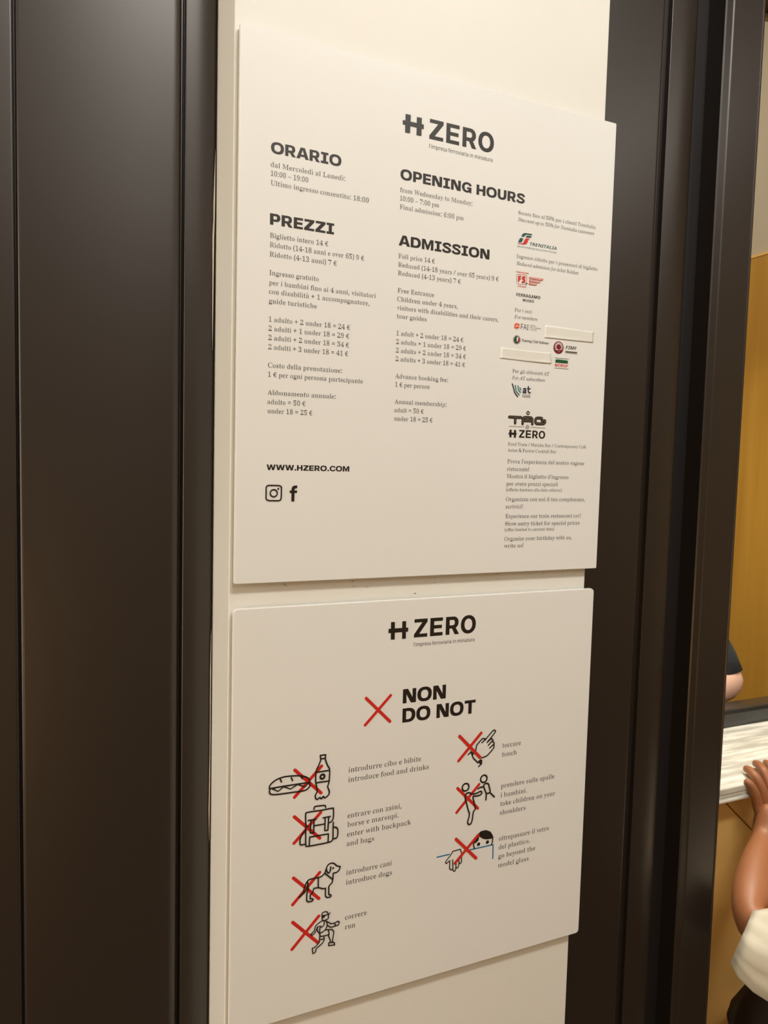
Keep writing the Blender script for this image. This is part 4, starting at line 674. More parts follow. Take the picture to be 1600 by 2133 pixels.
('B', 'G', 505, [[272,-7,245,-6,193,2,153,19,116,43,86,76,72,86,50,139,39,191,36,219,37,287,42,323,51,355,64,385,80,412,145,465,174,481,204,493,260,503,330,504,390,494,448,474,417,390,353,411,300,417,259,412,219,391,190,363,169,327,157,284,155,236,162,181,176,143,197,114,225,93,248,84,268,81,309,82,341,88,341,192,248,192,248,262,252,280,449,280,453,260,454,101,457,81,449,61,449,22,369,1,323,-5]]),
('B', 'H', 534, [[58,0,58,199,63,219,63,299,58,319,58,478,63,498,168,498,173,478,173,303,360,303,360,478,365,498,471,498,476,478,476,319,471,299,471,219,476,199,476,0,360,0,360,215,173,215,173,0]]),
('B', 'I', 271, [[22,0,22,60,78,88,78,410,22,438,22,498,249,498,249,438,194,410,194,391,194,88,249,60,249,0]]),
('B', 'J', 231, [[10,-146,-58,-139,-59,-121,-56,-51,-16,-57,14,-56,35,-44,51,-19,57,23,58,304,58,479,63,498,168,498,173,479,172,2,163,-50,142,-90,125,-112,109,-124,78,-136,44,-144]]),
('B', 'K', 463, [[58,0,56,199,63,219,63,259,58,279,58,478,63,498,168,498,173,479,172,270,172,285,196,318,326,483,345,498,442,498,462,498,456,483,294,278,298,261,329,212,345,196,469,0,338,0,217,194,211,210,205,199,173,178,173,0]]),
('B', 'L', 394, [[63,0,63,80,58,100,58,478,63,498,168,498,173,478,173,283,173,87,373,87,370,70,370,0]]),
('B', 'M', 658, [[58,0,58,378,55,438,55,478,63,498,206,498,220,479,238,422,246,384,329,117,322,117,411,389,420,425,438,480,451,498,595,498,602,478,603,438,600,378,600,0,516,0,492,0,492,275,497,390,503,390,417,130,415,111,375,0,269,0,231,112,229,130,149,391,155,391,161,281,162,0]]),
('B', 'N', 567, [[58,0,60,378,55,458,56,478,63,498,196,498,213,481,234,447,268,379,418,125,410,125,406,202,405,478,409,498,504,498,509,478,507,120,512,60,511,0,364,0,333,51,298,120,286,137,148,377,155,377,161,288,162,0]]),
('B', 'O', 555, [[278,-7,220,-2,171,11,144,25,119,43,89,75,73,88,54,130,45,161,36,213,35,250,36,288,45,339,54,370,73,412,89,424,119,456,144,474,171,488,220,501,278,506,336,501,385,488,411,474,436,456,466,424,482,412,501,370,510,339,519,287,520,250,519,212,510,161,501,129,482,88,466,75,436,43,411,25,385,11,335,-2],[278,82,308,84,330,93,351,107,369,127,382,151,391,180,396,213,398,250,396,287,391,320,382,349,369,373,351,393,330,407,308,415,278,418,249,415,226,407,205,393,187,373,174,349,164,320,159,287,157,250,159,213,164,180,174,151,187,127,205,107,226,93,248,84]]),
('B', 'P', 438, [[58,0,58,159,58,179,63,199,63,259,58,279,58,398,63,418,63,498,222,498,287,492,322,482,350,466,373,446,389,421,403,407,406,392,411,360,411,321,400,271,388,261,371,235,338,206,292,186,248,179,173,177,173,0],[173,264,224,265,241,268,261,277,279,292,288,305,295,339,289,371,282,383,262,401,236,410,173,411]]),
('B', 'Q', 555, [[372,-119,279,-7,220,-2,187,6,144,25,108,53,89,75,73,88,66,101,49,145,38,195,35,250,38,306,49,355,73,412,89,424,119,456,144,474,171,488,220,501,278,506,336,501,371,493,411,474,436,456,466,424,482,412,506,355,517,305,520,250,516,190,509,154,491,105,484,90,468,76,447,52,421,32,392,15,425,-14,519,-119],[278,82,308,84,330,93,351,107,369,127,382,151,391,180,396,213,398,250,396,287,391,320,382,349,369,373,351,393,330,407,308,415,278,418,249,415,226,407,205,393,187,373,174,349,164,320,159,287,157,250,159,213,164,180,174,151,187,127,205,107,226,93,248,84]]),
('B', 'R', 460, [[58,0,58,179,63,199,63,259,58,279,58,398,63,418,63,498,255,496,314,484,358,461,388,428,406,400,409,384,412,349,409,317,397,283,387,277,383,271,354,241,314,217,324,201,340,186,466,0,338,0,220,191,173,191,173,0],[173,277,237,279,253,284,271,294,281,304,291,323,295,346,291,370,285,382,275,392,251,406,224,411,173,411]]),
('B', 'S', 384, [[173,-7,97,1,63,10,32,23,32,62,26,82,31,121,126,87,153,82,191,80,212,84,231,95,244,112,248,133,241,158,226,174,110,237,77,263,53,287,45,299,36,324,33,380,38,409,63,447,95,476,118,490,133,496,169,503,216,505,254,501,293,493,354,470,334,421,327,388,238,414,210,417,184,415,163,403,150,387,146,367,150,349,165,329,282,265,316,240,340,216,350,204,357,182,361,157,361,122,355,92,329,54,296,23,254,3,215,-5]]),
('B', 'T', 404, [[144,0,144,391,149,410,14,410,14,498,251,498,390,498,390,410,255,410,260,391,260,0]]),
('B', 'U', 527, [[262,-7,192,0,155,13,111,44,72,86,61,119,55,157,54,479,59,498,165,498,170,479,170,178,176,141,190,114,217,91,242,83,277,82,305,88,327,102,344,124,354,155,357,194,357,479,363,498,468,498,473,479,473,176,470,138,453,83,439,73,425,54,398,30,367,11,342,2,295,-5]]),
('B', 'V', 453, [[163,0,136,74,133,92,1,479,0,498,107,498,118,479,209,191,230,100,231,96,227,92,223,96,223,100,247,202,335,479,347,498,453,498,452,479,320,92,317,74,290,0]]),
('B', 'W', 674, [[121,0,99,77,98,96,0,479,0,498,104,498,114,479,180,191,196,100,192,96,188,100,191,120,210,219,249,368,250,386,277,479,287,498,387,498,397,479,424,386,425,368,467,209,481,137,486,100,482,96,479,100,493,186,561,479,570,498,674,498,675,479,576,96,575,77,553,0,422,0,395,93,394,112,355,262,333,378,341,376,324,285,280,112,279,93,253,0]]),
('B', 'X', 465, [[-6,0,108,176,122,192,137,225,159,257,130,305,15,482,10,498,127,498,142,482,230,335,234,319,239,335,324,482,340,498,453,498,449,481,354,333,341,317,325,284,304,251,325,220,340,188,355,173,471,0,339,0,233,173,229,188,224,173,118,0]]),
('B', 'Y', 435, [[160,0,160,190,130,242,115,276,3,481,0,498,114,498,129,481,214,310,218,293,221,310,238,344,307,481,321,498,435,498,432,481,320,278,306,245,275,194,275,0]]),
('B', 'Z', 404, [[17,0,17,68,28,85,34,101,250,411,23,411,23,498,381,498,381,481,381,430,369,413,364,397,148,87,387,87,387,0]]),
('J', 'A', 440, [[-42,0,220,500,347,500,398,0,296,0,288,119,126,119,67,0],[169,208,283,208,270,421]]),
('J', 'E', 380, [[18,0,124,500,403,500,385,413,210,413,187,303,350,303,331,216,168,216,141,88,316,88,298,0]]),
('J', 'F', 372, [[18,0,124,500,402,500,384,413,210,413,183,284,345,284,326,197,164,197,123,0]]),
('J', 'I', 268, [[-20,0,-8,60,56,88,125,412,73,440,85,500,307,500,294,440,229,412,160,88,214,60,201,0]]),
('J', 'L', 363, [[18,0,124,500,228,500,141,88,316,88,298,0]]),
('J', 'M', 616, [[18,0,124,500,262,500,284,126,475,500,620,500,514,0,418,0,505,387,307,0,211,0,190,387,112,0]]),
('J', 'N', 529, [[18,0,124,500,246,500,362,132,387,258,438,500,532,500,426,0,310,0,188,378,112,0]]),
('J', 'R', 426, [[18,0,124,500,282,498,354,475,384,449,398,425,408,380,407,334,397,297,378,266,343,234,299,212,388,0,275,0,204,192,163,192,123,0],[181,278,256,286,283,303,296,322,301,370,286,399,251,412,210,413]]),
('J', 'T', 372, [[91,0,178,412,57,412,76,500,422,500,403,412,282,412,195,0]]),
('S', "'", 157, [[59,318,45,498,112,498,98,318]]),
('S', '@', 627, [[302,-62,226,-54,161,-31,99,17,64,72,42,156,43,243,61,316,101,390,162,448,226,481,303,497,388,494,451,475,516,432,554,382,578,321,586,233,570,157,553,125,530,99,501,82,473,76,444,79,420,90,403,109,393,137,358,98,317,78,266,78,225,96,196,131,182,178,182,239,203,296,241,337,295,360,366,361,434,346,429,155,443,128,475,120,507,137,530,184,538,250,527,323,505,370,461,415,404,443,350,452,280,447,216,427,165,391,126,343,98,267,92,172,98,127,112,87,145,39,175,15,211,-2,277,-15,364,-11,452,14,452,-33,375,-56],[300,119,340,131,364,164,375,213,380,312,339,318,305,316,279,306,255,283,241,253,234,211,237,174,248,145,267,127]]),
('S', 'A', 446, [[0,0,195,500,251,500,445,0,380,0,320,154,123,154,63,0],[144,210,301,210,222,435,219,424]]),
('S', 'B', 453, [[68,0,68,498,274,494,338,477,372,454,396,406,395,344,380,309,361,288,304,264,327,256,384,227,401,205,412,177,413,110,404,82,380,47,330,14,281,2],[130,286,252,287,296,298,325,325,334,368,323,410,288,434,242,443,130,444],[130,53,247,53,298,63,334,93,345,117,349,146,345,174,334,197,296,224,243,233,130,234]]),
('S', 'D', 509, [[68,0,68,498,257,496,337,477,377,454,411,425,437,388,455,344,467,254,457,168,428,100,398,64,339,25,291,9,236,1],[130,54,245,57,287,66,321,82,350,103,372,131,397,205,400,276,388,338,363,385,309,426,234,444,130,444]]),
('S', 'E', 388, [[68,0,68,498,346,498,346,443,130,443,130,287,333,287,333,233,130,233,130,55,346,55,346,0]]),
('S', 'F', 362, [[68,0,68,498,346,498,346,443,130,443,130,266,333,266,333,211,130,211,130,0]]),
('S', 'G', 508, [[281,-7,226,-3,179,10,138,32,104,62,77,99,58,143,46,193,43,268,50,322,73,384,100,424,147,465,225,497,281,504,341,503,398,493,449,476,425,421,366,441,315,449,236,442,201,429,171,409,128,350,109,272,116,180,145,113,168,87,198,67,235,54,279,48,339,49,393,59,393,207,284,207,284,263,456,263,456,19,375,-1]]),
('S', 'I', 236, [[28,0,28,36,86,50,86,448,28,462,28,498,208,498,208,462,149,448,149,50,208,36,208,0]]),
('S', 'L', 365, [[68,0,68,498,130,498,130,56,348,56,348,0]]),
('S', 'N', 530, [[68,0,68,498,140,498,406,86,404,498,462,498,462,0,389,0,123,414,126,0]]),
('S', 'O', 545, [[273,-7,218,-2,171,11,132,34,99,64,74,101,57,145,43,250,57,354,74,398,99,435,132,465,171,488,219,501,273,506,326,501,372,488,411,466,444,436,469,399,487,355,498,305,502,250,498,194,487,145,469,101,444,64,411,34,372,11,326,-2],[273,47,346,61,374,78,397,101,426,166,436,250,426,334,397,397,374,421,346,437,273,451,200,437,172,421,149,397,119,334,109,250,119,166,149,101,171,78,199,61]]),
('S', 'P', 422, [[68,0,68,498,245,496,284,488,330,469,361,438,380,399,386,351,382,312,357,257,306,216,239,197,130,194,130,0],[130,248,214,249,277,265,302,284,313,302,321,349,310,399,273,431,225,443,130,444]]),
('S', 'R', 434, [[68,0,68,498,248,496,302,484,330,471,361,443,380,405,386,356,378,304,345,256,287,223,423,0,350,0,229,206,130,206,130,0],[130,259,233,260,278,272,311,304,321,354,310,404,276,432,230,442,130,444]]),
('S', 'S', 383, [[172,-7,95,-1,36,17,36,77,136,50,189,48,234,56,259,69,280,94,287,119,283,155,271,177,247,196,127,249,74,287,50,326,42,388,53,431,86,471,137,496,201,505,268,499,338,477,319,423,232,448,188,450,150,442,129,430,111,407,105,377,111,344,144,309,264,256,315,222,344,177,349,117,338,74,302,30,245,2]]),
('S', 'T', 388, [[162,0,162,443,7,443,7,498,380,498,380,443,225,443,225,0]]),
('S', 'U', 510, [[252,-7,189,0,138,21,100,57,75,102,63,177,63,498,126,498,126,160,144,99,176,66,211,52,272,48,314,56,336,68,361,93,382,149,384,498,446,498,446,176,438,115,414,63,372,23,313,-1]]),
('S', 'V', 418, [[178,0,0,498,66,498,186,156,209,70,233,157,352,498,418,498,241,0]]),
('S', 'a', 391, [[150,-7,93,4,51,35,33,90,35,130,43,153,76,190,116,209,169,220,275,225,274,259,263,302,237,323,190,330,135,320,92,302,73,348,79,351,165,378,247,376,283,363,310,342,327,311,334,270,335,0,290,0,275,53,244,21,217,4],[164,43,217,53,256,84,272,124,274,183,187,178,130,163,111,148,99,128,98,82,120,54]]),
('S', 'c', 335, [[209,-7,162,-2,121,13,94,32,66,66,41,138,39,202,44,247,56,286,81,326,114,355,155,373,235,380,312,361,293,310,275,316,217,327,164,318,129,292,109,247,102,186,106,139,122,91,144,66,172,51,209,46,257,51,305,68,305,13,258,-3]]),
('S', 'e', 393, [[218,-7,168,-2,124,15,88,42,67,69,47,114,40,154,40,214,50,266,64,300,91,336,126,363,168,377,215,380,258,373,295,354,323,327,344,291,353,260,358,175,102,175,107,132,121,97,142,71,171,54,208,46,255,47,341,71,341,17,285,-1],[103,224,294,224,288,267,272,301,243,323,214,330,173,327,140,309,117,278]]),
('S', 'f', 240, [[76,0,76,326,10,326,10,355,76,376,84,460,101,493,126,516,183,533,259,524,270,521,254,473,209,483,177,480,156,468,143,444,137,374,232,374,232,326,137,326,137,0]]),
('S', 'i', 180, [[91,436,62,448,54,475,62,502,91,514,118,502,126,475,118,448],[59,0,59,374,121,374,121,0]]),
('S', 'l', 180, [[59,0,59,530,121,530,121,0]]),
('S', 'm', 652, [[59,0,59,374,109,374,121,323,148,354,183,373,223,381,272,377,317,356,349,318,372,346,409,369,451,380,499,379,536,368,564,348,583,318,591,292,596,0,535,0,535,241,530,279,505,317,459,329,403,317,381,298,367,270,358,221,358,0,297,0,297,241,292,279,267,317,220,329,173,320,155,310,137,285,121,210,121,0]]),
('S', 'n', 431, [[59,0,59,374,109,374,121,323,149,354,188,373,230,381,285,376,310,368,340,348,366,306,375,243,375,0,314,0,314,239,309,279,281,317,230,329,178,320,159,310,139,285,127,252,121,210,121,0]]),
('S', 'o', 422, [[210,-7,142,6,87,44,51,105,38,188,50,270,85,331,140,368,212,381,282,368,336,330,372,270,384,188,372,105,337,44,282,6],[211,44,260,54,294,83,314,128,321,188,314,247,294,292,260,320,211,329,161,320,128,292,108,247,102,188,108,128,128,83,162,54]]),
('S', 'p', 429, [[59,-167,59,374,109,374,118,323,165,364,216,380,285,374,337,344,367,306,385,253,390,164,380,104,367,70,337,31,299,5,270,-4,226,-7,188,-1,158,14,116,47,121,-167],[227,44,265,51,294,73,313,106,324,149,327,204,317,258,296,300,271,320,226,329,168,317,140,289,125,244,122,155,138,91,157,65,176,53]]),
('S', 'r', 288, [[59,0,59,374,109,374,119,305,152,347,189,372,224,380,278,377,270,320,229,325,202,321,176,309,136,265,121,209,121,0]]),
('S', 's', 334, [[153,-7,93,-2,36,17,36,73,114,46,195,46,217,54,235,70,243,92,240,114,208,145,103,191,66,213,41,248,36,293,45,324,74,355,119,374,176,381,240,374,295,356,274,307,205,328,138,328,114,318,99,304,94,285,98,268,124,243,231,197,273,171,297,137,302,90,293,55,262,21,215,0]]),
('S', 't', 252, [[174,-7,114,6,92,22,76,45,64,98,64,326,11,326,11,356,65,380,89,460,126,460,126,374,234,374,234,326,126,326,126,102,138,64,172,44,236,51,236,4]]),
('S', 'u', 431, [[191,-7,145,-2,108,11,81,34,64,68,55,129,55,374,117,374,117,133,129,79,150,56,181,45,229,46,263,58,292,88,307,134,310,374,372,374,372,0,321,0,310,50,267,10,235,-2]]),
('S', 'v', 354, [[142,0,0,374,66,374,178,54,289,374,354,374,212,0]]),
('C', "'", 190, [[75,329,114,329,125,456,127,526,61,526,63,456]]),
('C', 'A', 415, [[3,0,66,0,115,153,297,153,345,0,412,0,242,500,172,500],[130,203,207,449,282,203]]),
('C', 'B', 448, [[69,0,268,2,337,21,365,36,387,57,403,82,414,112,417,147,410,192,401,211,374,241,357,252,316,266,316,269,332,276,360,297,384,342,389,378,385,408,376,434,361,455,341,472,286,493,217,500,69,500],[132,288,132,450,236,449,280,440,310,421,325,390,327,370,320,335,299,310,282,300,236,289],[132,50,132,239,250,237,301,227,335,204,353,170,353,125,346,105,319,74,300,64,249,52]]),
('C', 'C', 435, [[257,-9,303,-4,343,10,379,32,411,63,376,103,338,69,294,50,260,46,226,50,195,61,169,78,146,102,128,131,115,166,107,207,104,252,107,296,116,336,129,370,148,399,171,423,198,440,228,450,262,454,292,450,319,440,364,406,398,447,373,471,342,490,304,504,261,509,215,504,173,491,135,469,103,440,76,403,56,358,44,307,40,250,44,192,56,141,75,96,102,60,133,30,170,9,212,-4]]),
('C', 'D', 469, [[69,0,196,0,250,4,296,17,336,38,369,66,395,103,414,146,425,195,429,252,425,308,414,358,395,400,369,436,336,463,295,484,248,496,69,500],[132,52,132,449,230,445,266,436,296,420,320,398,340,370,353,336,361,297,361,207,353,167,340,133,320,104,296,82,266,65,230,55]]),
('C', 'E', 402, [[69,0,364,0,364,54,132,54,132,236,321,236,321,290,132,290,132,447,357,447,357,500,69,500]]),
('C', 'F', 376, [[69,0,132,0,132,224,323,224,323,278,132,278,132,447,357,447,357,500,69,500]]),
('C', 'G', 470, [[265,-9,313,-5,355,8,391,26,419,49,419,259,255,259,255,207,361,207,361,76,353,69,322,54,271,46,234,50,200,61,172,78,148,102,129,131,115,166,107,207,107,296,116,336,130,370,150,399,174,423,202,440,235,450,271,454,305,450,346,433,379,406,413,447,373,480,337,497,294,507,221,504,177,491,138,469,105,440,77,403,57,358,44,307,40,250,44,192,56,141,76,96,103,60,136,30,174,9,218,-4]]),
('C', 'H', 496, [[69,0,132,0,132,236,365,236,365,0,428,0,428,500,365,500,365,291,132,291,132,500,69,500]]),
('C', 'I', 200, [[69,0,132,0,132,500,69,500]]),
('C', 'J', 365, [[162,-9,196,-6,224,3,248,17,267,36,292,86,299,147,299,500,236,500,235,126,231,104,216,71,205,60,174,48,142,47,118,54,87,77,69,103,24,70,49,36,80,11,117,-4]]),
('C', 'K', 441, [[69,0,132,0,132,158,218,261,368,0,438,0,257,310,414,500,342,500,133,249,132,500,69,500]]),
('C', 'L', 370, [[69,0,351,0,351,54,132,54,132,500,69,500]]),
('C', 'M', 554, [[69,0,125,0,125,294,117,424,255,50,297,50,432,424,426,277,426,0,485,0,485,500,409,500,279,128,145,500,69,500]]),
('C', 'N', 493, [[69,0,128,0,128,282,121,419,359,0,424,0,424,500,364,500,364,220,373,82,133,500,69,500]]),
('C', 'O', 506, [[253,-9,298,-4,339,9,376,31,407,61,432,99,451,143,462,194,466,252,462,309,451,359,432,403,407,440,376,470,339,491,298,504,253,509,208,504,167,491,130,470,99,440,74,403,55,359,44,309,40,252,44,194,55,143,74,99,99,61,130,31,167,9,208,-4],[253,46,221,50,192,61,166,78,145,102,128,132,115,167,104,252,115,336,128,370,145,399,166,423,192,440,221,450,253,454,285,450,314,440,340,423,361,399,378,370,391,336,402,252,391,167,378,132,361,102,340,78,314,61,285,50]]),
('C', 'P', 432, [[69,0,132,0,132,199,254,201,321,220,347,237,369,258,385,285,395,316,398,353,395,391,385,422,369,448,347,468,320,482,252,498,69,500],[132,250,132,449,234,448,284,438,317,416,333,378,334,328,328,307,304,275,286,264,237,252]]),
('C', 'Q', 506, [[253,44,221,47,192,58,166,76,145,100,128,130,115,165,104,252,115,336,128,370,145,399,166,423,192,440,221,450,253,454,285,450,314,440,340,423,361,399,378,370,391,336,402,252,391,165,378,130,361,100,340,76,314,58,285,47],[406,-125,447,-122,477,-114,465,-65,413,-73,356,-64,311,-35,290,-6,328,4,362,22,392,46,418,76,438,112,454,153,463,200,466,252,462,309,451,359,432,403,407,440,376,470,339,491,298,504,253,509,208,504,167,491,130,470,99,440,74,403,55,359,44,309,40,252,43,199,53,152,69,109,90,73,117,43,148,19,183,3,222,-7,250,-54,290,-92,342,-117]]),
('C', 'R', 433, [[132,263,132,449,243,448,288,438,319,417,335,383,335,337,329,317,319,300,288,276,243,264],[343,0,414,0,287,219,333,237,352,250,382,285,398,332,400,360,396,396,387,426,371,450,350,469,295,493,225,500,69,500,69,0,132,0,132,212,222,212]]),
('C', 'S', 406, [[207,-9,278,2,331,32,351,53,365,77,374,104,377,133,369,182,360,201,332,233,295,257,160,318,128,350,122,364,122,397,135,424,159,442,193,452,247,450,290,434,327,407,360,447,331,472,296,492,257,504,213,509,151,499,101,472,68,430,59,404,58,351,76,309,105,278,140,256,246,209,289,184,307,160,311,145,311,110,306,94,285,69,270,59,232,48,189,48,133,63,99,83,70,108,33,65,68,34,110,11,156,-4]]),
('C', 'T', 409, [[173,0,236,0,236,447,387,447,387,500,21,500,21,447,173,447]]),
('C', 'U', 492, [[246,-9,283,-6,317,2,348,17,374,38,396,68,412,105,422,151,426,206,426,500,365,500,365,205,356,129,345,102,330,80,313,65,293,54,246,46,200,54,181,65,149,102,132,163,130,205,130,500,67,500,67,206,70,151,80,105,97,68,118,38,144,17,175,2,209,-6]]),
('C', 'V', 392, [[160,0,233,0,392,500,328,500,199,64,67,500,1,500]]),
('C', 'W', 599, [[123,0,198,0,298,415,401,0,477,0,580,500,520,500,439,65,435,65,400,228,330,500,272,500,203,228,168,65,83,500,18,500]]),
('C', 'X', 391, [[12,0,78,0,190,216,310,0,380,0,233,255,370,500,303,500,232,364,198,299,91,500,21,500,158,258]]),
('C', 'Y', 362, [[149,0,212,0,212,194,363,500,297,500,183,249,66,500,-1,500,149,194]]),
('C', 'Z', 411, [[34,0,379,0,379,54,112,54,376,462,376,500,58,500,58,447,298,447,34,38]]),
('C', 'a', 384, [[148,-9,181,-5,213,7,271,44,278,0,329,0,329,228,322,290,299,338,282,356,259,369,233,377,201,380,138,370,101,356,56,331,80,288,91,296,130,316,160,325,212,326,242,311,252,299,264,269,267,235,165,217,126,204,95,189,71,171,54,149,44,124,40,96,42,72,58,34,87,7,126,-7],[166,42,140,45,119,55,102,86,102,117,109,133,137,159,189,179,267,193,267,90,216,54,191,45]]),
('C', 'c', 348, [[209,-9,241,-6,273,4,329,38,301,80,273,59,239,46,214,43,167,53,131,82,108,127,100,185,102,215,119,267,133,288,169,317,216,327,256,318,290,295,321,336,289,360,247,376,213,380,178,377,145,367,115,351,89,329,67,301,50,267,39,229,35,185,39,141,49,103,64,70,85,42,111,20,140,4,173,-6]]),
('C', 'e', 378, [[213,-9,280,2,334,29,312,70,280,53,245,43,194,43,171,50,151,61,119,95,100,142,97,171,346,171,347,244,327,307,311,333,290,353,264,368,235,377,201,380,170,376,140,366,112,350,87,328,66,300,49,266,39,228,35,185,39,141,49,103,65,70,87,42,113,20,143,4,177,-6],[96,215,109,264,132,300,165,322,203,330,241,323,270,301,288,264,295,215]]),
('C', 'f', 222, [[23,320,73,320,73,0,135,0,135,320,213,320,213,370,135,370,138,461,148,483,164,497,188,502,219,496,229,492,243,540,236,543,181,552,155,550,114,533,99,519,79,480,73,430,73,370,23,367]]),
('C', 'i', 188, [[63,0,125,0,125,370,63,370],[94,447,111,450,124,458,133,471,136,488,133,505,124,517,111,526,94,529,77,526,64,517,56,505,53,488,56,471,64,458,77,450]]),
('C', 'l', 194, [[128,-9,164,-3,155,44,139,43,130,49,125,70,125,543,63,543,64,55,71,24,87,3,112,-7]]),
('C', 'm', 632, [[63,0,125,0,125,269,174,311,197,322,218,325,249,320,261,312,278,288,283,271,287,226,287,0,349,0,349,269,398,311,432,324,473,320,495,302,502,288,510,251,512,0,574,0,572,268,558,322,530,359,488,377,462,380,429,375,398,360,339,309,315,351,275,375,237,380,189,369,161,352,121,316,114,370,63,370]]),
('C', 'n', 416, [[63,0,125,0,125,269,175,311,200,322,226,325,258,320,270,312,280,302,293,271,297,226,297,0,359,0,359,235,352,297,331,343,316,359,273,377,246,380,210,375,178,361,121,316,114,370,63,370]]),
('C', 'o', 413, [[207,-9,240,-6,272,4,301,20,326,42,348,70,364,103,374,141,378,185,374,229,364,267,348,301,326,329,301,351,272,367,240,377,207,380,173,377,142,367,113,351,87,329,66,301,49,267,39,229,35,185,39,141,49,103,66,70,87,42,113,20,142,4,173,-6],[207,43,163,53,129,82,107,127,100,185,107,243,129,288,163,317,207,327,251,317,285,288,307,243,314,185,307,127,285,82,251,53]]),
('C', 'p', 423, [[63,-156,125,-156,123,34,162,8,200,-6,226,-9,257,-5,287,5,314,21,338,43,358,72,373,106,383,146,387,191,384,232,365,301,349,328,328,350,303,366,273,376,239,380,208,376,162,356,120,327,114,370,63,370],[216,44,174,52,125,82,125,277,176,314,212,327,248,325,269,318,299,290,317,247,322,190,314,129,292,83,258,54]]),
('C', 'r', 265, [[63,0,125,0,125,238,135,260,158,293,194,319,224,324,254,318,266,372,226,380,182,368,155,348,121,303,114,370,63,370]]),
('C', 's', 319, [[160,-9,217,0,260,24,285,58,294,101,284,145,258,176,222,197,126,238,103,265,103,288,111,308,140,327,171,331,194,329,225,317,254,299,284,338,234,367,203,377,170,380,116,372,76,349,61,334,44,296,45,253,52,234,77,205,111,184,195,149,219,132,233,111,230,75,206,49,162,40,130,43,102,52,52,84,22,42,84,6,121,-5]]),
('C', 't', 257, [[179,-9,248,5,235,52,204,42,178,43,156,52,143,70,136,113,136,320,237,320,237,370,136,370,136,475,84,475,77,370,18,367,18,320,74,320,74,115,79,64,86,43,111,11,129,0]]),
('C', 'u', 414, [[171,-9,207,-4,238,9,293,58,300,0,352,0,352,370,290,370,290,108,253,69,216,49,190,45,158,51,136,68,129,82,120,143,120,370,57,370,57,136,64,73,85,28,101,12,144,-7]]),
('C', 'v', 355, [[143,0,216,0,346,370,285,370,198,105,181,50,177,50,74,370,9,370]]),
('C', '€', 379, [[17,267,63,267,63,215,17,212,17,179,67,179,76,137,106,67,127,40,151,19,179,4,210,-6,263,-8,300,2,332,20,374,62,338,95,307,62,273,45,247,42,204,51,186,62,157,98,137,148,130,179,294,179,294,216,126,216,126,267,324,267,324,304,130,304,136,336,156,388,187,424,206,436,252,445,274,442,304,427,330,400,366,435,344,459,317,478,270,494,217,492,185,482,155,466,129,444,107,417,89,384,66,304,17,300]])]
SPACES = {'R': 0.375, 'T': 0.375, 'I': 0.368, 'B': 0.363, 'J': 0.364, 'S': 0.363, 'C': 0.305}
SLEEVE = [((0.905, 0.058, 0.694), .038, .050, (.46, -.83, -.26)), ((0.912, 0.048, 0.688), .048, .060, (.48, -.82, -.2)), ((0.926, 0.036, 0.680), .053, .069, (.52, -.78, -.1)), ((0.955, 0.018, 0.668), .058, .082, (.7, -.6, 0)), ((1.02, 0.00, 0.665), .064, .100, (1, -.4, .1)), ((1.11, -.03, 0.70), .064, .095, (1, -.4, .2)), ((1.17, -.045, 0.740), .062, .076, (1, -.3, .2)), ((1.22, -.055, 0.765), .055, .055, (1, -.2, .2))]

# ---------------------------------------------------------------- front room shell
WY = 0.100          # front plane of the metal cladding
CEIL = 2.95
struct(bm_obj('floor', box_bm(-3.0, 3.2, -4.6, 3.1, -0.05, 0.0), 'floor'))
HIGH = 3.6
struct(bm_obj('ceiling', box_bm(-3.0, 3.2, -4.6, 0.262, CEIL, CEIL + 0.05), 'ceiling'))
struct(bm_obj('ceiling_ticket_room', box_bm(-3.0, 3.2, 0.15, 3.1, HIGH, HIGH + 0.05), 'ceiling'))
struct(bm_obj('wall_upper', box_bm(-3.0, 3.2, 0.15, 0.26, CEIL + .05, HIGH), 'ceiling'))
struct(bm_obj('wall_back', box_bm(-3.0, 3.2, -4.7, -4.6, 0, CEIL), 'wall'))
struct(bm_obj('wall_side', box_bm(-3.1, -3.0, -4.6, 3.1, 0, HIGH), 'wall'))
struct(bm_obj('wall_far_side', box_bm(3.2, 3.3, -4.6, 0.1, 0, CEIL), 'wall'))

fill_frame = struct(bm_obj('fill_panel_1', box_bm(-3.0, -2.94, -1.05, -0.05, 0.20, 2.70, .004), 'lampframe'))  # added glowing panel out of view, brightens the pillar's side face
bm_obj('fill_pane', box_bm(-2.94, -2.932, -1.0, -0.10, 0.25, 2.65), 'lamp', fill_frame)

# metal clad wall left of and behind the pillar
wl = struct(bm_obj('wall_left', box_bm(-3.0, 0.7946, 0.150, 0.260, 0, CEIL), 'gap'))
def panel(x0, x1, rl, rr, name='metal_panel', parent=wl, y=WY, depth=0.049, ryl=None, ryr=None):
    ryl = ryl or rl; ryr = ryr or rr
    p = [(x0, y + depth)] + arc(x0 + rl, y + ryl, rl, ryl, 180, 270, 8) + arc(x1 - rr, y + ryr, rr, ryr, 270, 360, 14) + [(x1, y + depth)]
    return column_prism(name, p, 0.0, CEIL, 'bronze', parent)
panel(-3.0, -1.63, 0.003, 0.003)
panel(-1.626, -0.925, 0.003, 0.003)
panel(-0.921, -0.2183, 0.003, 0.003)
panel(-0.2166, -0.0453, 0.0045, 0.0125, ryr=0.006)
panel(-0.0415, -0.0050, 0.0014, 0.024, 'metal_edge_strip', ryr=0.008)
for gx0, gx1 in ((-.2250, -.2110), (-.050, -.038), (.665, .687)):
    column_prism('joint_backing', [(gx0, .1085), (gx1, .1085), (gx1, .1480), (gx0, .1480)], 0, CEIL, 'bronze', wl, False)
panel(0.004, 0.6705, 0.002, 0.007, ryr=0.005)
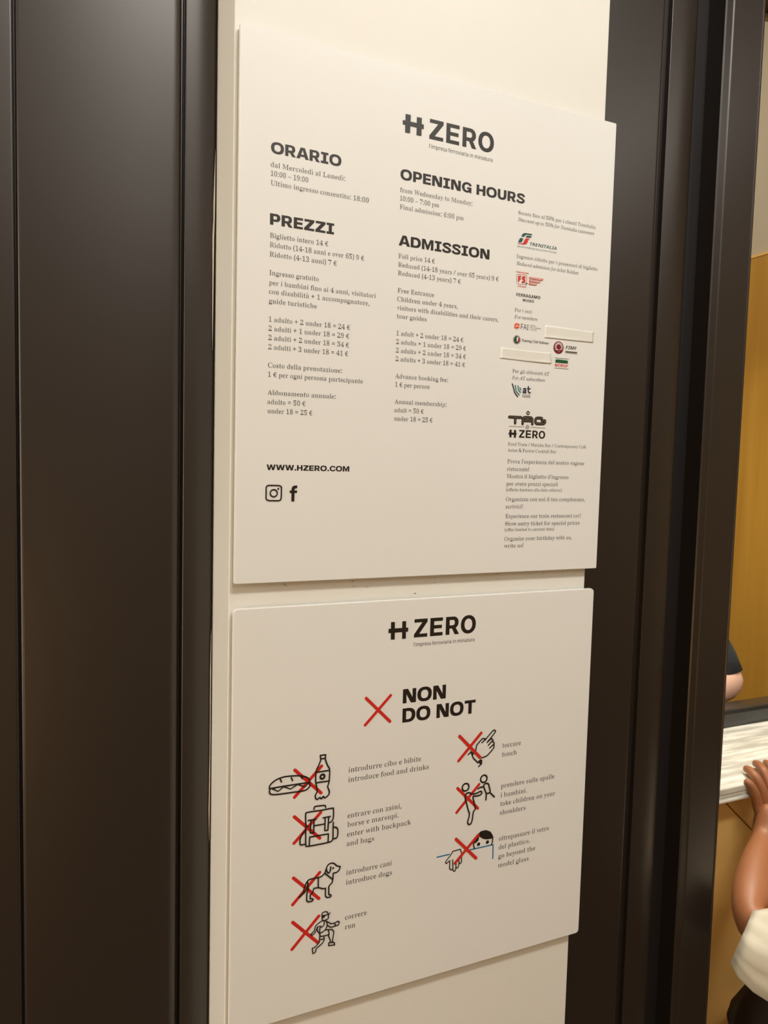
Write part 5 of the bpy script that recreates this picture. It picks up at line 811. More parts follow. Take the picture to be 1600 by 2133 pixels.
panel(0.6828, 0.7487, 0.0012, 0.046, 'metal_edge_strip', ryr=0.017)
# added bronze ridge standing in for a reflection on the edge strip's bevel
column_prism('glint_ridge', [(-0.0436, 0.108), (-0.0430, 0.1055), (-0.0424, 0.108), (-0.0424, 0.1085), (-0.0436, 0.1085)], 0, CEIL, 'bronze', wl)
# chipped white paint smeared on the metal beside the pillar
def sliver(pts, parent):
    me = mesh_from('paint_smear', [(x, y, z) for x, y, z in pts], [tuple(range(len(pts)))])
    bm = bmesh.new(); bm.from_mesh(me)
    g = bmesh.ops.extrude_face_region(bm, geom=list(bm.faces))
    for v in [e for e in g['geom'] if isinstance(e, bmesh.types.BMVert)]:
        v.co.y += 0.0015
    return bm_obj('paint_smear', bm, 'chip', parent)
YS = 0.1030
sliver([(-0.0058, YS, 1.865), (-0.0070, YS, 1.83), (-0.0078, YS, 1.80), (-0.0076, YS, 1.785), (-0.0086, YS, 1.765), (-0.0082, YS, 1.72), (-0.0080, YS, 1.67), (-0.0074, YS, 1.63), (-0.0070, YS, 1.68), (-0.0066, YS, 1.76), (-0.0060, YS, 1.79)], wl)
sliver([(-0.0058, YS, 1.29), (-0.0068, YS, 1.24), (-0.0064, YS, 1.14), (-0.0072, YS, 1.06), (-0.0062, YS, 1.02), (-0.0058, YS, 1.10)], wl)

# black channel and bronze door post right of the strip
column_prism('door_channel', [(0.7500, 0.149), (0.7500, 0.1350), (0.7944, 0.1350), (0.7944, 0.149)], 0, CEIL, 'seal', wl, False)
post = [(0.7946, 0.262), (0.7946, WY + .0026), (0.7966, WY + .0006), (0.8085, WY + .0002), (0.8104, WY - .0014),
        (0.8740, WY - .0012), (0.8752, WY - .0026), (0.8785, WY - .0016), (0.8830, WY + .0050), (0.8845, WY + .008), (0.8845, 0.262)]
DH = 2.380
d1 = struct(column_prism('door_1', post, 0.0, DH - .0001, 'bronze'))
header = bm_obj('door_header', box_bm(0.7946, 1.96, WY, 0.262, DH, CEIL), 'bronze', d1)
bead = bm_obj('header_bead', box_bm(0.885, 1.85, .250, .260, DH - .008, DH - .0001, .001), 'roomwall', d1)
post_r = bm_obj('door_post', box_bm(1.86, 1.96, WY, 0.262, 0, DH - .0001, .003), 'bronze', d1)
wr = struct(bm_obj('wall_right', box_bm(1.961, 3.2, 0.150, 0.260, 0, CEIL), 'gap'))
panel(1.965, 2.60, .003, .003, parent=wr)
panel(2.604, 3.2, .003, .003, parent=wr)

# ---------------------------------------------------------------- white pillar with the boards
pillar = struct(bm_obj('trim_1', box_bm(-0.0040, 0.4880, 0.0088, 0.149, 0, CEIL, 0.0012, 3), 'pillar'))

UX0, UX1, UZ0, UZ1 = 0.0, 0.5, 1.36305, 1.95653
LX0, LX1, LZ0, LZ1 = -0.0005, 0.4975, 0.8388, 1.3350
upper = tag(slab('sign_board', round_rect(UX0, UX1, UZ0, UZ1, 0.0018), 0.0, 0.0050, 'board'),
            'tall white board with opening hours and ticket prices in two languages, upper on the pillar', 'sign')
lower = tag(slab('sign_board', round_rect(LX0, LX1, LZ0, LZ1, 0.0050), 0.0, 0.0050, 'board'),
            'square white board with red crosses over black pictograms, mounted below the price board', 'sign')
BOARDS = (upper, lower)
for board, low, high in ((upper, UZ0, UZ1), (lower, LZ0, LZ1)):
    for x in (0.06, 0.43):
        for z in (low + 0.06, high - 0.06):
            bm_obj('spacer', box_bm(x - 0.02, x + 0.02, 0.0050, 0.0088, z - 0.02, z + 0.02), 'pillar', board)

# ---------------------------------------------------------------- lettering engine (flat print)
GL = {}
for st, ch, adv, polys in GLYPHS:
    GL[st + ch] = (adv / 500.0, [[(q[i] / 500.0, q[i + 1] / 500.0) for i in range(0, len(q), 2)] for q in polys])
# heavy wide headline capitals, drawn here as outlines (cap height 1)
ST, HT = 0.270, 0.215        # upright and level stroke weights
def sup(cx, cy, rx, ry, a0, a1, n=20, e=2.35):
    o = []
    for i in range(n + 1):
        a = R(a0 + (a1 - a0) * i / n)
        c, s_ = math.cos(a), math.sin(a)
        o.append((cx + rx * math.copysign(abs(c) ** (2 / e), c), cy + ry * math.copysign(abs(s_) ** (2 / e), s_)))
    return o
def rect(x0, y0, x1, y1):
    return [(x0, y0), (x1, y0), (x1, y1), (x0, y1)]
def ribbon(path, wd, n=7):
    p = catmull(path, n)
    L_, R_ = [], []
    for i, q in enumerate(p):
        a = p[max(i - 1, 0)]; c = p[min(i + 1, len(p) - 1)]
        tx, ty = c[0] - a[0], c[1] - a[1]; d = math.hypot(tx, ty) or 1
        k = abs(tx) / d
        h = (wd[0] * (1 - k) + wd[1] * k) / 2
        L_.append((q[0] - ty / d * h, q[1] + tx / d * h)); R_.append((q[0] + ty / d * h, q[1] - tx / d * h))
    return L_ + R_[::-1]
def catmull(pts, n=5):
    out = []
    m = len(pts)
    for i in range(m - 1):
        p0 = pts[max(i - 1, 0)]; p1 = pts[i]; p2 = pts[i + 1]; p3 = pts[min(i + 2, m - 1)]
        if i == 0 and pts[0] == pts[-1]: p0 = pts[-2]
        if i == m - 2 and pts[0] == pts[-1]: p3 = pts[1]
        for k in range(n):
            t = k / n
            out.append(tuple(0.5 * (2 * p1[j] + (p2[j] - p0[j]) * t + (2 * p0[j] - 5 * p1[j] + 4 * p2[j] - p3[j]) * t * t + (3 * p1[j] - p0[j] - 3 * p2[j] + p3[j]) * t ** 3) for j in (0, 1)))
    out.append(pts[-1])
    return out
GL['HO'] = (1.13, [sup(.55, .5, .53, .52, 0, 342, 30), sup(.55, .5, .265, .300, 0, 342, 24)])
GL['HI'] = (.74, [[(.04, 0), (.68, 0), (.68, HT), (.36 + ST / 2, HT), (.36 + ST / 2, 1 - HT), (.68, 1 - HT), (.68, 1), (.04, 1), (.04, 1 - HT), (.36 - ST / 2, 1 - HT), (.36 - ST / 2, HT), (.04, HT)]])
GL['HE'] = (.86, [[(.05, 0), (.80, 0), (.80, HT), (.05 + ST, HT), (.05 + ST, .395), (.76, .395), (.76, .605), (.05 + ST, .605), (.05 + ST, 1 - HT), (.80, 1 - HT), (.80, 1), (.05, 1)]])
GL['HH'] = (1.02, [[(.05, 0), (.05 + ST, 0), (.05 + ST, .385), (.95 - ST, .385), (.95 - ST, 0), (.95, 0), (.95, 1), (.95 - ST, 1), (.95 - ST, .61), (.05 + ST, .61), (.05 + ST, 1), (.05, 1)]])
GL['HT'] = (.93, [[(.465 - ST / 2, 0), (.465 + ST / 2, 0), (.465 + ST / 2, 1 - HT), (.90, 1 - HT), (.90, 1), (.03, 1), (.03, 1 - HT), (.465 - ST / 2, 1 - HT)]])
GL['HZ'] = (.93, [[(.04, 0), (.88, 0), (.88, HT), (.42, HT), (.88, .80), (.88, 1), (.06, 1), (.06, 1 - HT), (.50, 1 - HT), (.04, .20)]])
GL['HN'] = (1.07, [[(.05, 0), (.05 + ST, 0), (.05 + ST * .93, .62), (.64, 0), (1.0, 0), (1.0, 1), (1.0 - ST, 1), (1.0 - ST * .93, .38), (.41, 1), (.05, 1)]])
GL['HM'] = (1.24, [[(.05, 0), (.05 + ST * .95, 0), (.05 + ST * .86, .66), (.53, 0), (.67, 0), (1.15 - ST * .86, .66), (1.15 - ST * .95, 0), (1.15, 0), (1.15, 1), (.84, 1), (.60, .42), (.36, 1), (.05, 1)]])
GL['HA'] = (1.06, [[(0, 0), (.29, 0), (.345, .185), (.705, .185), (.76, 0), (1.05, 0), (.70, 1), (.35, 1)], [(.405, .385), (.645, .385), (.525, .79)]])
GL['HP'] = (.92, [[(.05, 0), (.05 + ST, 0), (.05 + ST, .30), (.53, .30)] + sup(.53, .65, .34, .35, -90, 90, 14)[1:] + [(.05, 1)], [(.05 + ST, .50), (.52, .50)] + sup(.52, .645, .085, .145, -90, 90, 8)[1:] + [(.05 + ST, .79)]])
GL['HR'] = (.98, [[(.05, 0), (.05 + ST, 0), (.05 + ST, .32), (.44, .32), (.63, 0), (.95, 0), (.70, .365)] + sup(.55, .66, .33, .34, -55, 90, 14) + [(.05, 1)], [(.05 + ST, .52), (.54, .52)] + sup(.54, .66, .08, .14, -90, 90, 8)[1:] + [(.05 + ST, .80)]])
GL['HD'] = (1.05, [[(.05, 0), (.48, 0)] + sup(.48, .5, .52, .5, -90, 90, 20)[1:] + [(.05, 1)], [(.05 + ST, HT), (.46, HT)] + sup(.46, .5, .27, .5 - HT, -90, 90, 16)[1:] + [(.05 + ST, 1 - HT)]])
GL['HU'] = (1.02, [[(.05, 1), (.05, .42)] + sup(.50, .42, .45, .44, 180, 360, 20)[1:-1] + [(.95, .42), (.95, 1), (.95 - ST, 1), (.95 - ST, .42)] + sup(.50, .42, .18, .215, 360, 180, 14)[1:-1] + [(.05 + ST, .42), (.05 + ST, 1)]])
GL['HC'] = (1.03, [ribbon([(.88, .66), (.80, .82), (.55, .905), (.28, .80), (.17, .5), (.28, .20), (.55, .095), (.80, .18), (.88, .34)], (ST, HT))])
_g = ribbon([(.90, .68), (.80, .83), (.55, .905), (.28, .80), (.17, .5), (.28, .20), (.50, .10)], (ST, HT))
_h = len(_g) // 2
GL['HG'] = (1.08, [_g[_h:] [::1] + _g[:_h] + [(.62, .205), (.715, .30), (.715, .34), (.55, .34), (.55, .54), (.99, .54), (.99, 0), (.80, 0), (.78, .08), (.65, -.005)]])
GL['HS'] = (.94, [ribbon([(.80, .69), (.70, .86), (.46, .90), (.22, .84), (.19, .69), (.36, .56), (.60, .47), (.77, .31), (.68, .14), (.44, .095), (.20, .15), (.10, .32)], (ST * .93, HT))])
GL['HW'] = (1.44, [[(.02, 1), (.27, 0), (.56, 0), (.72, .60), (.88, 0), (1.17, 0), (1.42, 1), (1.15, 1), (1.01, .38), (.85, 1), (.59, 1), (.43, .38), (.29, 1)]])
GL['H.'] = (.38, [rect(.06, 0, .32, .26)])
# the lighter letters of the name in the logo
S2, H2 = .225, .19
GL['LZ'] = (.92, [[(.03, 0), (.79, 0), (.79, H2), (.33, H2), (.79, .83), (.79, 1), (.04, 1), (.04, 1 - H2), (.49, 1 - H2), (.03, .17)]])
GL['LE'] = (.91, [[(.03, 0), (.76, 0), (.76, H2), (.03 + S2, H2), (.03 + S2, .405), (.71, .405), (.71, .595), (.03 + S2, .595), (.03 + S2, 1 - H2), (.76, 1 - H2), (.76, 1), (.03, 1)]])
GL['LR'] = (.91, [[(.03, 0), (.03 + S2, 0), (.03 + S2, .335), (.40, .335), (.57, 0), (.83, 0), (.62, .375)] + sup(.47, .665, .315, .335, -55, 90, 14, 2.1) + [(.03, 1)], [(.03 + S2, .52), (.46, .52)] + sup(.46, .665, .10, .145, -90, 90, 8, 2.1)[1:] + [(.03 + S2, .81)]])
GL['LO'] = (1.0, [sup(.47, .5, .455, .52, 0, 350, 36, 2.15), sup(.47, .5, .235, .325, 0, 350, 30, 2.1)])
def accent(base, kind):
    a, ps = GL['R' + base]
    ps = [list(p) for p in ps]
    if base == 'i':
        ps.sort(key=lambda p: max(q[1] for q in p)); ps = ps[:-1]
    xs = [q[0] for p in ps for q in p]
    c = (min(xs) + max(xs)) / 2
    s = 1 if kind == 'g' else -1
    ps.append([(c - s * .20, 1.06), (c - s * .08, 1.06), (c + s * .09, .80), (c + s * .04, .80)])
    return (a, ps)
GL['R’'] = (0.30, [[(.05, 1.04), (.20, 1.04), (.20, .92), (.11, .74), (.05, .76), (.10, .90), (.05, .92)]])
GL['R–'] = (0.80, [[(0.06, 0.33), (0.74, 0.33), (0.74, 0.40), (0.06, 0.40)]])
GL['Rì'] = accent('i', 'g'); GL['Rà'] = accent('a', 'g'); GL['Ré'] = accent('e', 'a')
TESS = {}
def glyph(st, ch):
    if st == 'I' and ch in '50%':
        st = 'R'
    for k in ((st + ch,) if st != 'H' else (st + ch, 'B' + ch)) + ('C' + ch, 'R' + ch):
        if k in GL:
            if k not in TESS:
                a, ps = GL[k]
                cu = bpy.data.curves.new('outline', 'CURVE')
                cu.dimensions = '2D'; cu.fill_mode = 'BOTH'
                for p in ps:
                    sp = cu.splines.new('POLY'); sp.points.add(len(p) - 1); sp.use_cyclic_u = True
                    for pt, (x, y) in zip(sp.points, p): pt.co = (x, y, 0, 1)
                ob = bpy.data.objects.new('outline', cu); COL.objects.link(ob)
                me = bpy.data.meshes.new_from_object(ob.evaluated_get(bpy.context.evaluated_depsgraph_get()))
                TESS[k] = (a, [(q.co.x, q.co.y) for q in me.vertices], [tuple(f.vertices) for f in me.polygons])
                bpy.data.objects.remove(ob); bpy.data.curves.remove(cu); bpy.data.meshes.remove(me)
            return TESS[k]
    return None
Y0 = -0.00012
def letter_line(name, st, text, x, z, width, cap, ink, board):
    """st glyph set; x, z baseline start in mm; width of the whole line in mm; cap height in mm"""
    pen = 0.0; out = []
    for ch in text:
        if ch == ' ':
            pen += SPACES.get(st, SPACES['B']); continue
        g = glyph(st, ch)
        if g is None:
            continue
        out.append((pen, g)); pen += g[0]
    x0 = min(q[0] for q in out[0][1][1]) + out[0][0]
    x1 = max(q[0] for q in out[-1][1][1]) + out[-1][0]
    sx = width / (x1 - x0)
    v = []; f = []
    for p, (a, pts, tris) in out:
        n = len(v)
        v += [((x + (p + qx - x0) * sx) / 1000, Y0, (z + qy * cap) / 1000) for qx, qy in pts]
        f += [tuple(n + i for i in t) for t in tris]
    me = mesh_from(name, v, f)
    fix_front(me)
    return link(name, me, ink, board)
def fix_front(me):
    me.update()
    bm = bmesh.new(); bm.from_mesh(me)
    for fc in bm.faces:
        fc.normal_update()
        if fc.normal.y > 0:
            fc.normal_flip()
    bm.to_mesh(me); bm.free()

HEADS = ('ORARIO', 'PREZZI', 'OPENING HOURS', 'ADMISSION', 'NON', 'DO NOT', 'WWW.HZERO.COM')
for row in TEXT.split('\n'):
    st, t, x, z, w, cap, ink, b = row.split('~')
    nm = 'heading' if t in HEADS else 'logo_lettering' if st in 'BJSCTX' else 'text_line'
    if t in HEADS: st = 'H'
    if t == 'ZERO': st = 'L'
    letter_line(nm, st, t, float(x), float(z), float(w), float(cap), ink, BOARDS[int(b)])

# ---------------------------------------------------------------- pictograms and emblems (flat print)
def stroke(pts, w, y, v, f, caps=True):
    h = w / 2000.0
    N = 10
    step = 1.2e-6
    for i, p in enumerate(pts):
        n = len(v); y -= step
        v += [(p[0] + h * math.cos(2 * math.pi * k / N), y, p[1] + h * math.sin(2 * math.pi * k / N)) for k in range(N)]
        f.append(tuple(range(n, n + N)))
    for a, b in zip(pts, pts[1:]):
        L = math.hypot(b[0] - a[0], b[1] - a[1])
        if L < 1e-6: continue
        nx, nz = -(b[1] - a[1]) / L * h, (b[0] - a[0]) / L * h
        n = len(v); y -= step
        v += [(a[0] + nx, y, a[1] + nz), (a[0] - nx, y, a[1] - nz), (b[0] - nx, y, b[1] - nz), (b[0] + nx, y, b[1] + nz)]
        f.append((n, n + 1, n + 2, n + 3))
NAMES = {'rail_emblem_low': 'rail_emblem', 'rail_emblem_small': 'rail_emblem', 'rail_emblem_big': 'rail_emblem', 'wheel_logo': 'wheel_emblem', 'dog_cross': 'red_cross'}
groups = {}
order = []
for row in MARKS.split('\n'):
    n, kind, ink, w, layer, pts = row.split('~')
    pts = [tuple(int(q) / 10000.0 for q in p.split(',')) for p in pts.split(' ')]
    key = (n, ink, int(layer))
    if key not in groups:
        groups[key] = ([], []); order.append(key)
    v, f = groups[key]
    w = float(w)
    y = Y0 - 0.00030 * int(layer)
    if kind == 'c': pts = catmull(pts)
    y -= 1.2e-6 * len(v) * .15
    if kind in 'sc': stroke(pts, w, y, v, f)
    elif kind == 'p':
        tris = tessellate_polygon([[Vector((a, b, 0)) for a, b in pts]])
        n0 = len(v); v += [(a, y, b) for a, b in pts]; f += [tuple(n0 + i for i in t) for t in tris]
    else:
        (cx, cz), (ex, ez) = pts
        r = math.hypot(ex - cx, ez - cz)
        n0 = len(v); N = 28
        if kind == 'd':
            v += [(cx + r * math.cos(2 * math.pi * k / N), y, cz + r * math.sin(2 * math.pi * k / N)) for k in range(N)]
            f.append(tuple(range(n0, n0 + N)))
        else:
            h = w / 2000
            for rr in (r - h, r + h):
                v += [(cx + rr * math.cos(2 * math.pi * k / N), y, cz + rr * math.sin(2 * math.pi * k / N)) for k in range(N)]
            f += [(n0 + k, n0 + (k + 1) % N, n0 + N + (k + 1) % N, n0 + N + k) for k in range(N)]
LABELS = {'sandwich': 'black line drawing of a filled roll', 'bottle': 'black line drawing of a bottle', 'backpack': 'black line drawing of a backpack', 'dog': 'black line drawing of a dog',
          'runner': 'black line drawing of a running person', 'pointing_hand': 'black line drawing of a pointing hand', 'adult_lifting_child': 'black line drawing of an adult lifting a child',
          'head_over_glass': 'black line drawing of a head and hand over a blue glass edge'}
first = {}
for key in order:
    n, ink, layer = key
    v, f = groups[key]
    bidx = 0 if sum(p[2] for p in v) / len(v) > 1.349 else 1
    base = NAMES.get(n, 'red_cross' if n.endswith('_cross') else n)
    parent = first.get(n, BOARDS[bidx])
    nm = base if n not in first else 'emblem_print'
    me = mesh_from(nm, v, f); fix_front(me)
    o = link(nm, me, ink, parent)
    if n not in first:
        first[n] = o
        if n in LABELS: o['label'] = LABELS[n]

# ---------------------------------------------------------------- two strips of tape stuck over the logos
def tape(corners, seed, label):
    rnd = random.Random(seed)
    nx, nz = 26, 8
    (ax, az), (bx, bz), (cx, cz), (dx, dz) = corners      # top left, top right, bottom right, bottom left
    v = []
    for j in range(nz + 1):
        t = j / nz
        for i in range(nx + 1):
            s = i / nx
            x = (ax * (1 - s) + bx * s) * (1 - t) + (dx * (1 - s) + cx * s) * t
            z = (az * (1 - s) + bz * s) * (1 - t) + (dz * (1 - s) + cz * s) * t
            x += 0.0004 * math.sin(9 * t + seed) * (1 if i in (0, nx) else 0)
            z += 0.0004 * math.sin(5 * s + seed) * (1 if j in (0, nz) else 0)
            lift = 0.00015 + 0.0001 * math.sin(7 * s + 3 * t + seed) ** 2 + 0.0007 * max(0, t - .80) / .2 * (0.35 + 0.65 * math.sin(3.1 * s + seed) ** 2) + 0.0004 * max(0, s - .95) / .05
            v.append((x, -lift, z))
    N = (nx + 1) * (nz + 1)
    v += [(x, y + 0.0002, z) for x, y, z in v]
    f = []
    for j in range(nz):
        for i in range(nx):
            a = j * (nx + 1) + i
            f.append((a, a + nx + 1, a + nx + 2, a + 1))
            f.append((N + a, N + a + 1, N + a + nx + 2, N + a + nx + 1))
    rim = [i for i in range(nx)] + [nx + j * (nx + 1) for j in range(nz)] + [nz * (nx + 1) + nx - i for i in range(nx)] + [(nz - j) * (nx + 1) for j in range(nz)]
    for k in range(len(rim)):
        a, b = rim[k], rim[(k + 1) % len(rim)]
        f.append((a, b, N + b, N + a))
    me = mesh_from('tape_strip', v, f)
    bm = bmesh.new(); bm.from_mesh(me); bmesh.ops.recalc_face_normals(bm, faces=bm.faces); bm.to_mesh(me); bm.free()
    o = link('tape_strip', me, 'tape', None, True)
    tag(o, label, 'tape', 'strips of tape covering logos')
tape([(0.3985, 1.6835), (0.4770, 1.6829), (0.4766, 1.6683), (0.3978, 1.6672)], 0.4, 'cream tape strip beside the orange hexagon logo on the price board')
tape([(0.3335, 1.6496), (0.4092, 1.6489), (0.4108, 1.6351), (0.3322, 1.6357)], 2.0, 'cream tape strip above the words about subscribers, left of the green train logo')

# ---------------------------------------------------------------- ticket room seen through the doorway
WX = 2.2
wi = struct(bm_obj('wall_ticket_room', box_bm(WX + .02, WX + .12, 0.262, 3.0, 0, HIGH), 'roomwall'))
for y0, y1 in ((0.264, 1.000), (1.003, 2.000), (2.003, 2.999)):
    bm_obj('wood_panel', box_bm(WX, WX + .0195, y0, y1, 0.0, 2.308, .002), 'wood', wi)
bm_obj('cap_rail', box_bm(WX - .002, WX + .0195, 0.262, 3.0, 2.3085, 2.318), 'desk_wood', wi)
struct(bm_obj('wall_ticket_room_back', box_bm(-3.0, WX + .12, 3.0, 3.1, 0, HIGH), 'roomwall'))

# ticket desk
desk = tag(empty('ticket_desk', (1.5, 0.40, 0)), 'wooden ticket desk with white veined marble top, seen through the doorway', 'desk')
top = bm_obj('marble_top', box_bm(0.90, 2.195, 0.2450, 0.500, 0.835, 0.850, .0035, 3), 'marble', desk)
bm_obj('marble_edge', box_bm(0.90, 2.195, 0.2470, 0.262, 0.828, 0.8345, .001), 'marble', desk)
bm_obj('marble_lip', box_bm(0.90, 2.195, 0.2425, 0.262, 0.818, 0.8275, .004, 4), 'marble', desk)
# front made of two boards that meet on a slanting joint
def front_board(poly, name='front_board'):
    v = [(x, 0.285, z) for x, z in poly] + [(x, 0.303, z) for x, z in poly]
    n = len(poly)
    f = [tuple(range(n)), tuple(range(2 * n - 1, n - 1, -1))] + [(i, n + i, n + (i + 1) % n, (i + 1) % n) for i in range(n)]
    me = mesh_from(name, v, f)
    bm = bmesh.new(); bm.from_mesh(me); bmesh.ops.recalc_face_normals(bm, faces=bm.faces)
    bmesh.ops.bevel(bm, geom=list(bm.edges), offset=.0015, segments=1, affect='EDGES')
    return bm_obj(name, bm, 'desk_wood', desk)
front_board([(0.90, 0.0), (2.0, 0.0), (1.0905, 0.8175), (0.90, 0.8175)])
front_board([(2.003, 0.0), (2.195, 0.0), (2.195, 0.8175), (1.0945, 0.8175)])
bm_obj('desk_carcass', box_bm(0.905, 2.19, 0.304, 0.560, 0.0, 0.834), 'desk_wood', desk)
ledge = bm_obj('black_ledge', box_bm(0.90, 2.195, 0.5005, 0.560, 0.8345, 0.8935, .012, 5), 'black', desk, True)

# ---------------------------------------------------------------- people
def skin_mesh(name, chains, material, parent, sub=2):
    """chains: list of (nodes {k: (x, y, z, r)}, edges [(a, b)], root key); one mesh, one island per chain"""
    v = []; e = []; rad = []; roots = []
    for nodes, edges, root in chains:
        ix = {}
        for k, (x, y, z, r) in nodes.items():
            ix[k] = len(v); v.append((x, y, z)); rad.append(r)
        e += [(ix[a], ix[b]) for a, b in edges]
        roots.append(ix[root])
    me = bpy.data.meshes.new(name)
    me.from_pydata(v, e, [])
    o = link(name, me, material, parent)
    sk = o.modifiers.new('skin', 'SKIN')
    if not me.skin_vertices:
        bpy.context.view_layer.objects.active = o
    sv = me.skin_vertices[0].data if me.skin_vertices else None
    for i, r in enumerate(rad):
        rr = r if isinstance(r, tuple) else (r, r)
        sv[i].radius = rr
        sv[i].use_root = i in roots
    sk.use_smooth_shade = True
    s = o.modifiers.new('sub', 'SUBSURF'); s.levels = sub; s.render_levels = sub
    # bake the modifiers into a plain mesh
    dg = bpy.context.evaluated_depsgraph_get()
    dg.update()
    baked = bpy.data.meshes.new_from_object(o.evaluated_get(dg))
    o.modifiers.clear()
    o.data = baked
    if not baked.materials:
        baked.materials.append(M[material])
    for p in baked.polygons: p.use_smooth = True
    return o

def chain(pts):
    nodes = {i: p for i, p in enumerate(pts)}
    return (nodes, [(i, i + 1) for i in range(len(pts) - 1)], 0)

def ellipsoid(name, c, r, material, parent, rot=None, seg=24):
    bm = bmesh.new()
    bmesh.ops.create_uvsphere(bm, u_segments=seg, v_segments=seg // 2, radius=1.0)
    for v in bm.verts:
        p = Vector((v.co.x * r[0], v.co.y * r[1], v.co.z * r[2]))
        if rot: p = rot @ p
        v.co = p + Vector(c)
    return bm_obj(name, bm, material, parent, True)

def head(parent, c, s, face, skin_m, hair_long=False):
    """head of height about 2*s centred at c, looking along the unit vector face"""
    fw = Vector(face).normalized(); up = Vector((0, 0, 1)); rt = fw.cross(up).normalized(); up = rt.cross(fw)
    Rm = Matrix((rt, fw, up)).transposed()
    bm = bmesh.new()
    bmesh.ops.create_uvsphere(bm, u_segments=40, v_segments=28, radius=1.0)
    for v in bm.verts:
        x, y, z = v.co
        k = 1.0 - 0.28 * max(0, -z) ** 1.5
        px, py, pz = x * .74 * k, y * .90 * (1 - .10 * max(0, -z)), z
        if y > 0:
            nose = math.exp(-((x / .16) ** 2 + ((z + .12) / .20) ** 2)); py += .20 * nose
            for sx in (-1, 1):
                py -= .08 * math.exp(-(((x - sx * .33) / .17) ** 2 + ((z - .04) / .13) ** 2))
            py += .05 * math.exp(-((x / .30) ** 2 + ((z + .42) / .07) ** 2))
            py += .07 * math.exp(-((x / .25) ** 2 + ((z + .75) / .15) ** 2))
        v.co = Vector(c) + Rm @ Vector((px, py, pz)) * s
    h = bm_obj('head', bm, skin_m, parent, True)
    P = lambda x, y, z: Vector(c) + Rm @ Vector((x, y, z)) * s
    for sx in (-1, 1):
        ellipsoid('eye', P(sx * .26, .74, .04), (.085 * s, .06 * s, .05 * s), 'eye', h, Rm, 12)
        ellipsoid('ear', P(sx * .74, -.02, -.05), (.06 * s, .13 * s, .22 * s), skin_m, h, Rm, 12)
    ellipsoid('mouth', P(0, .80, -.44), (.20 * s, .05 * s, .045 * s), 'lip', h, Rm, 12)
    bm = bmesh.new()
    bmesh.ops.create_uvsphere(bm, u_segments=32, v_segments=20, radius=1.0)
    for v in list(bm.verts):
        x, y, z = v.co
        v.co = P(x * .80, y * .96 - .05, z * 1.02 + .06)
    lim = -.55 if hair_long else -.1
    kill = []
    for f in bm.faces:
        q = Rm.transposed() @ (f.calc_center_median() - Vector(c)) / s
        if q.z < lim or (q.y > .30 and q.z < .48): kill.append(f)
    bmesh.ops.delete(bm, geom=kill, context='FACES')
    g = bmesh.ops.solidify(bm, geom=list(bm.faces), thickness=-.03 * s)
    bm_obj('hair', bm, 'hair', parent, True)
    return h

# child-sized visitor at the right of the doorway, one hand on the desk edge (only the arm is in view)
visitor = tag(empty('person', (1.25, -0.05, 0)), 'person in a cream short-sleeved shirt reaching a bare arm onto the marble desk edge', 'person')
E_ = (0.948, 0.078, 0.682); Wr = (1.139, 0.2010, 0.7530)
body = {
    'pelvis': (1.27, -0.08, 0.50, (.085, .065)), 'waist': (1.27, -0.075, 0.60, (.08, .06)), 'chest': (1.26, -0.07, 0.72, (.09, .065)), 'neck0': (1.255, -0.06, 0.815, (.045, .045)), 'neck': (1.25, -0.055, 0.86, .034), 'skull': (1.25, -0.05, 0.93, .05),
    'sh_a': (1.16, -0.03, 0.785, .042), 'up_a': (1.04, 0.02, 0.705, .040), 'el_a': (*E_, .0385), 'fo_a': (0.990, 0.110, 0.708, .0405), 'fo_b': (1.058, 0.155, 0.735, .0340), 'wr_a': (*Wr, .0265), 'pa_a': (1.155, 0.2140, 0.782, (.027, .031)), 'pa_b': (1.172, 0.2250, 0.8120, (.018, .031)),
    'sh_b': (1.35, -0.11, 0.785, .042), 'el_b': (1.40, -0.13, 0.64, .032), 'wr_b': (1.39, -0.05, 0.52, .022), 'ha_b': (1.38, -0.02, 0.46, (.014, .024)),
    'hip_a': (1.215, -0.02, 0.46, .065), 'kn_a': (1.135, 0.16, 0.38, .045), 'an_a': (1.135, 0.11, 0.06, .03), 'ft_a': (1.135, 0.20, 0.03, .028),
    'hip_b': (1.315, -0.10, 0.46, .065), 'kn_b': (1.325, -0.09, 0.27, .045), 'an_b': (1.325, -0.11, 0.06, .03), 'ft_b': (1.325, -0.02, 0.03, .028)}
bedges = [('pelvis', 'waist'), ('waist', 'chest'), ('chest', 'neck0'), ('neck0', 'neck'), ('neck', 'skull'), ('chest', 'sh_a'), ('sh_a', 'up_a'), ('up_a', 'el_a'), ('el_a', 'fo_a'), ('fo_a', 'fo_b'), ('fo_b', 'wr_a'), ('wr_a', 'pa_a'), ('pa_a', 'pa_b'),
          ('chest', 'sh_b'), ('sh_b', 'el_b'), ('el_b', 'wr_b'), ('wr_b', 'ha_b'), ('pelvis', 'hip_a'), ('hip_a', 'kn_a'), ('kn_a', 'an_a'), ('an_a', 'ft_a'), ('pelvis', 'hip_b'), ('hip_b', 'kn_b'), ('kn_b', 'an_b'), ('an_b', 'ft_b')]
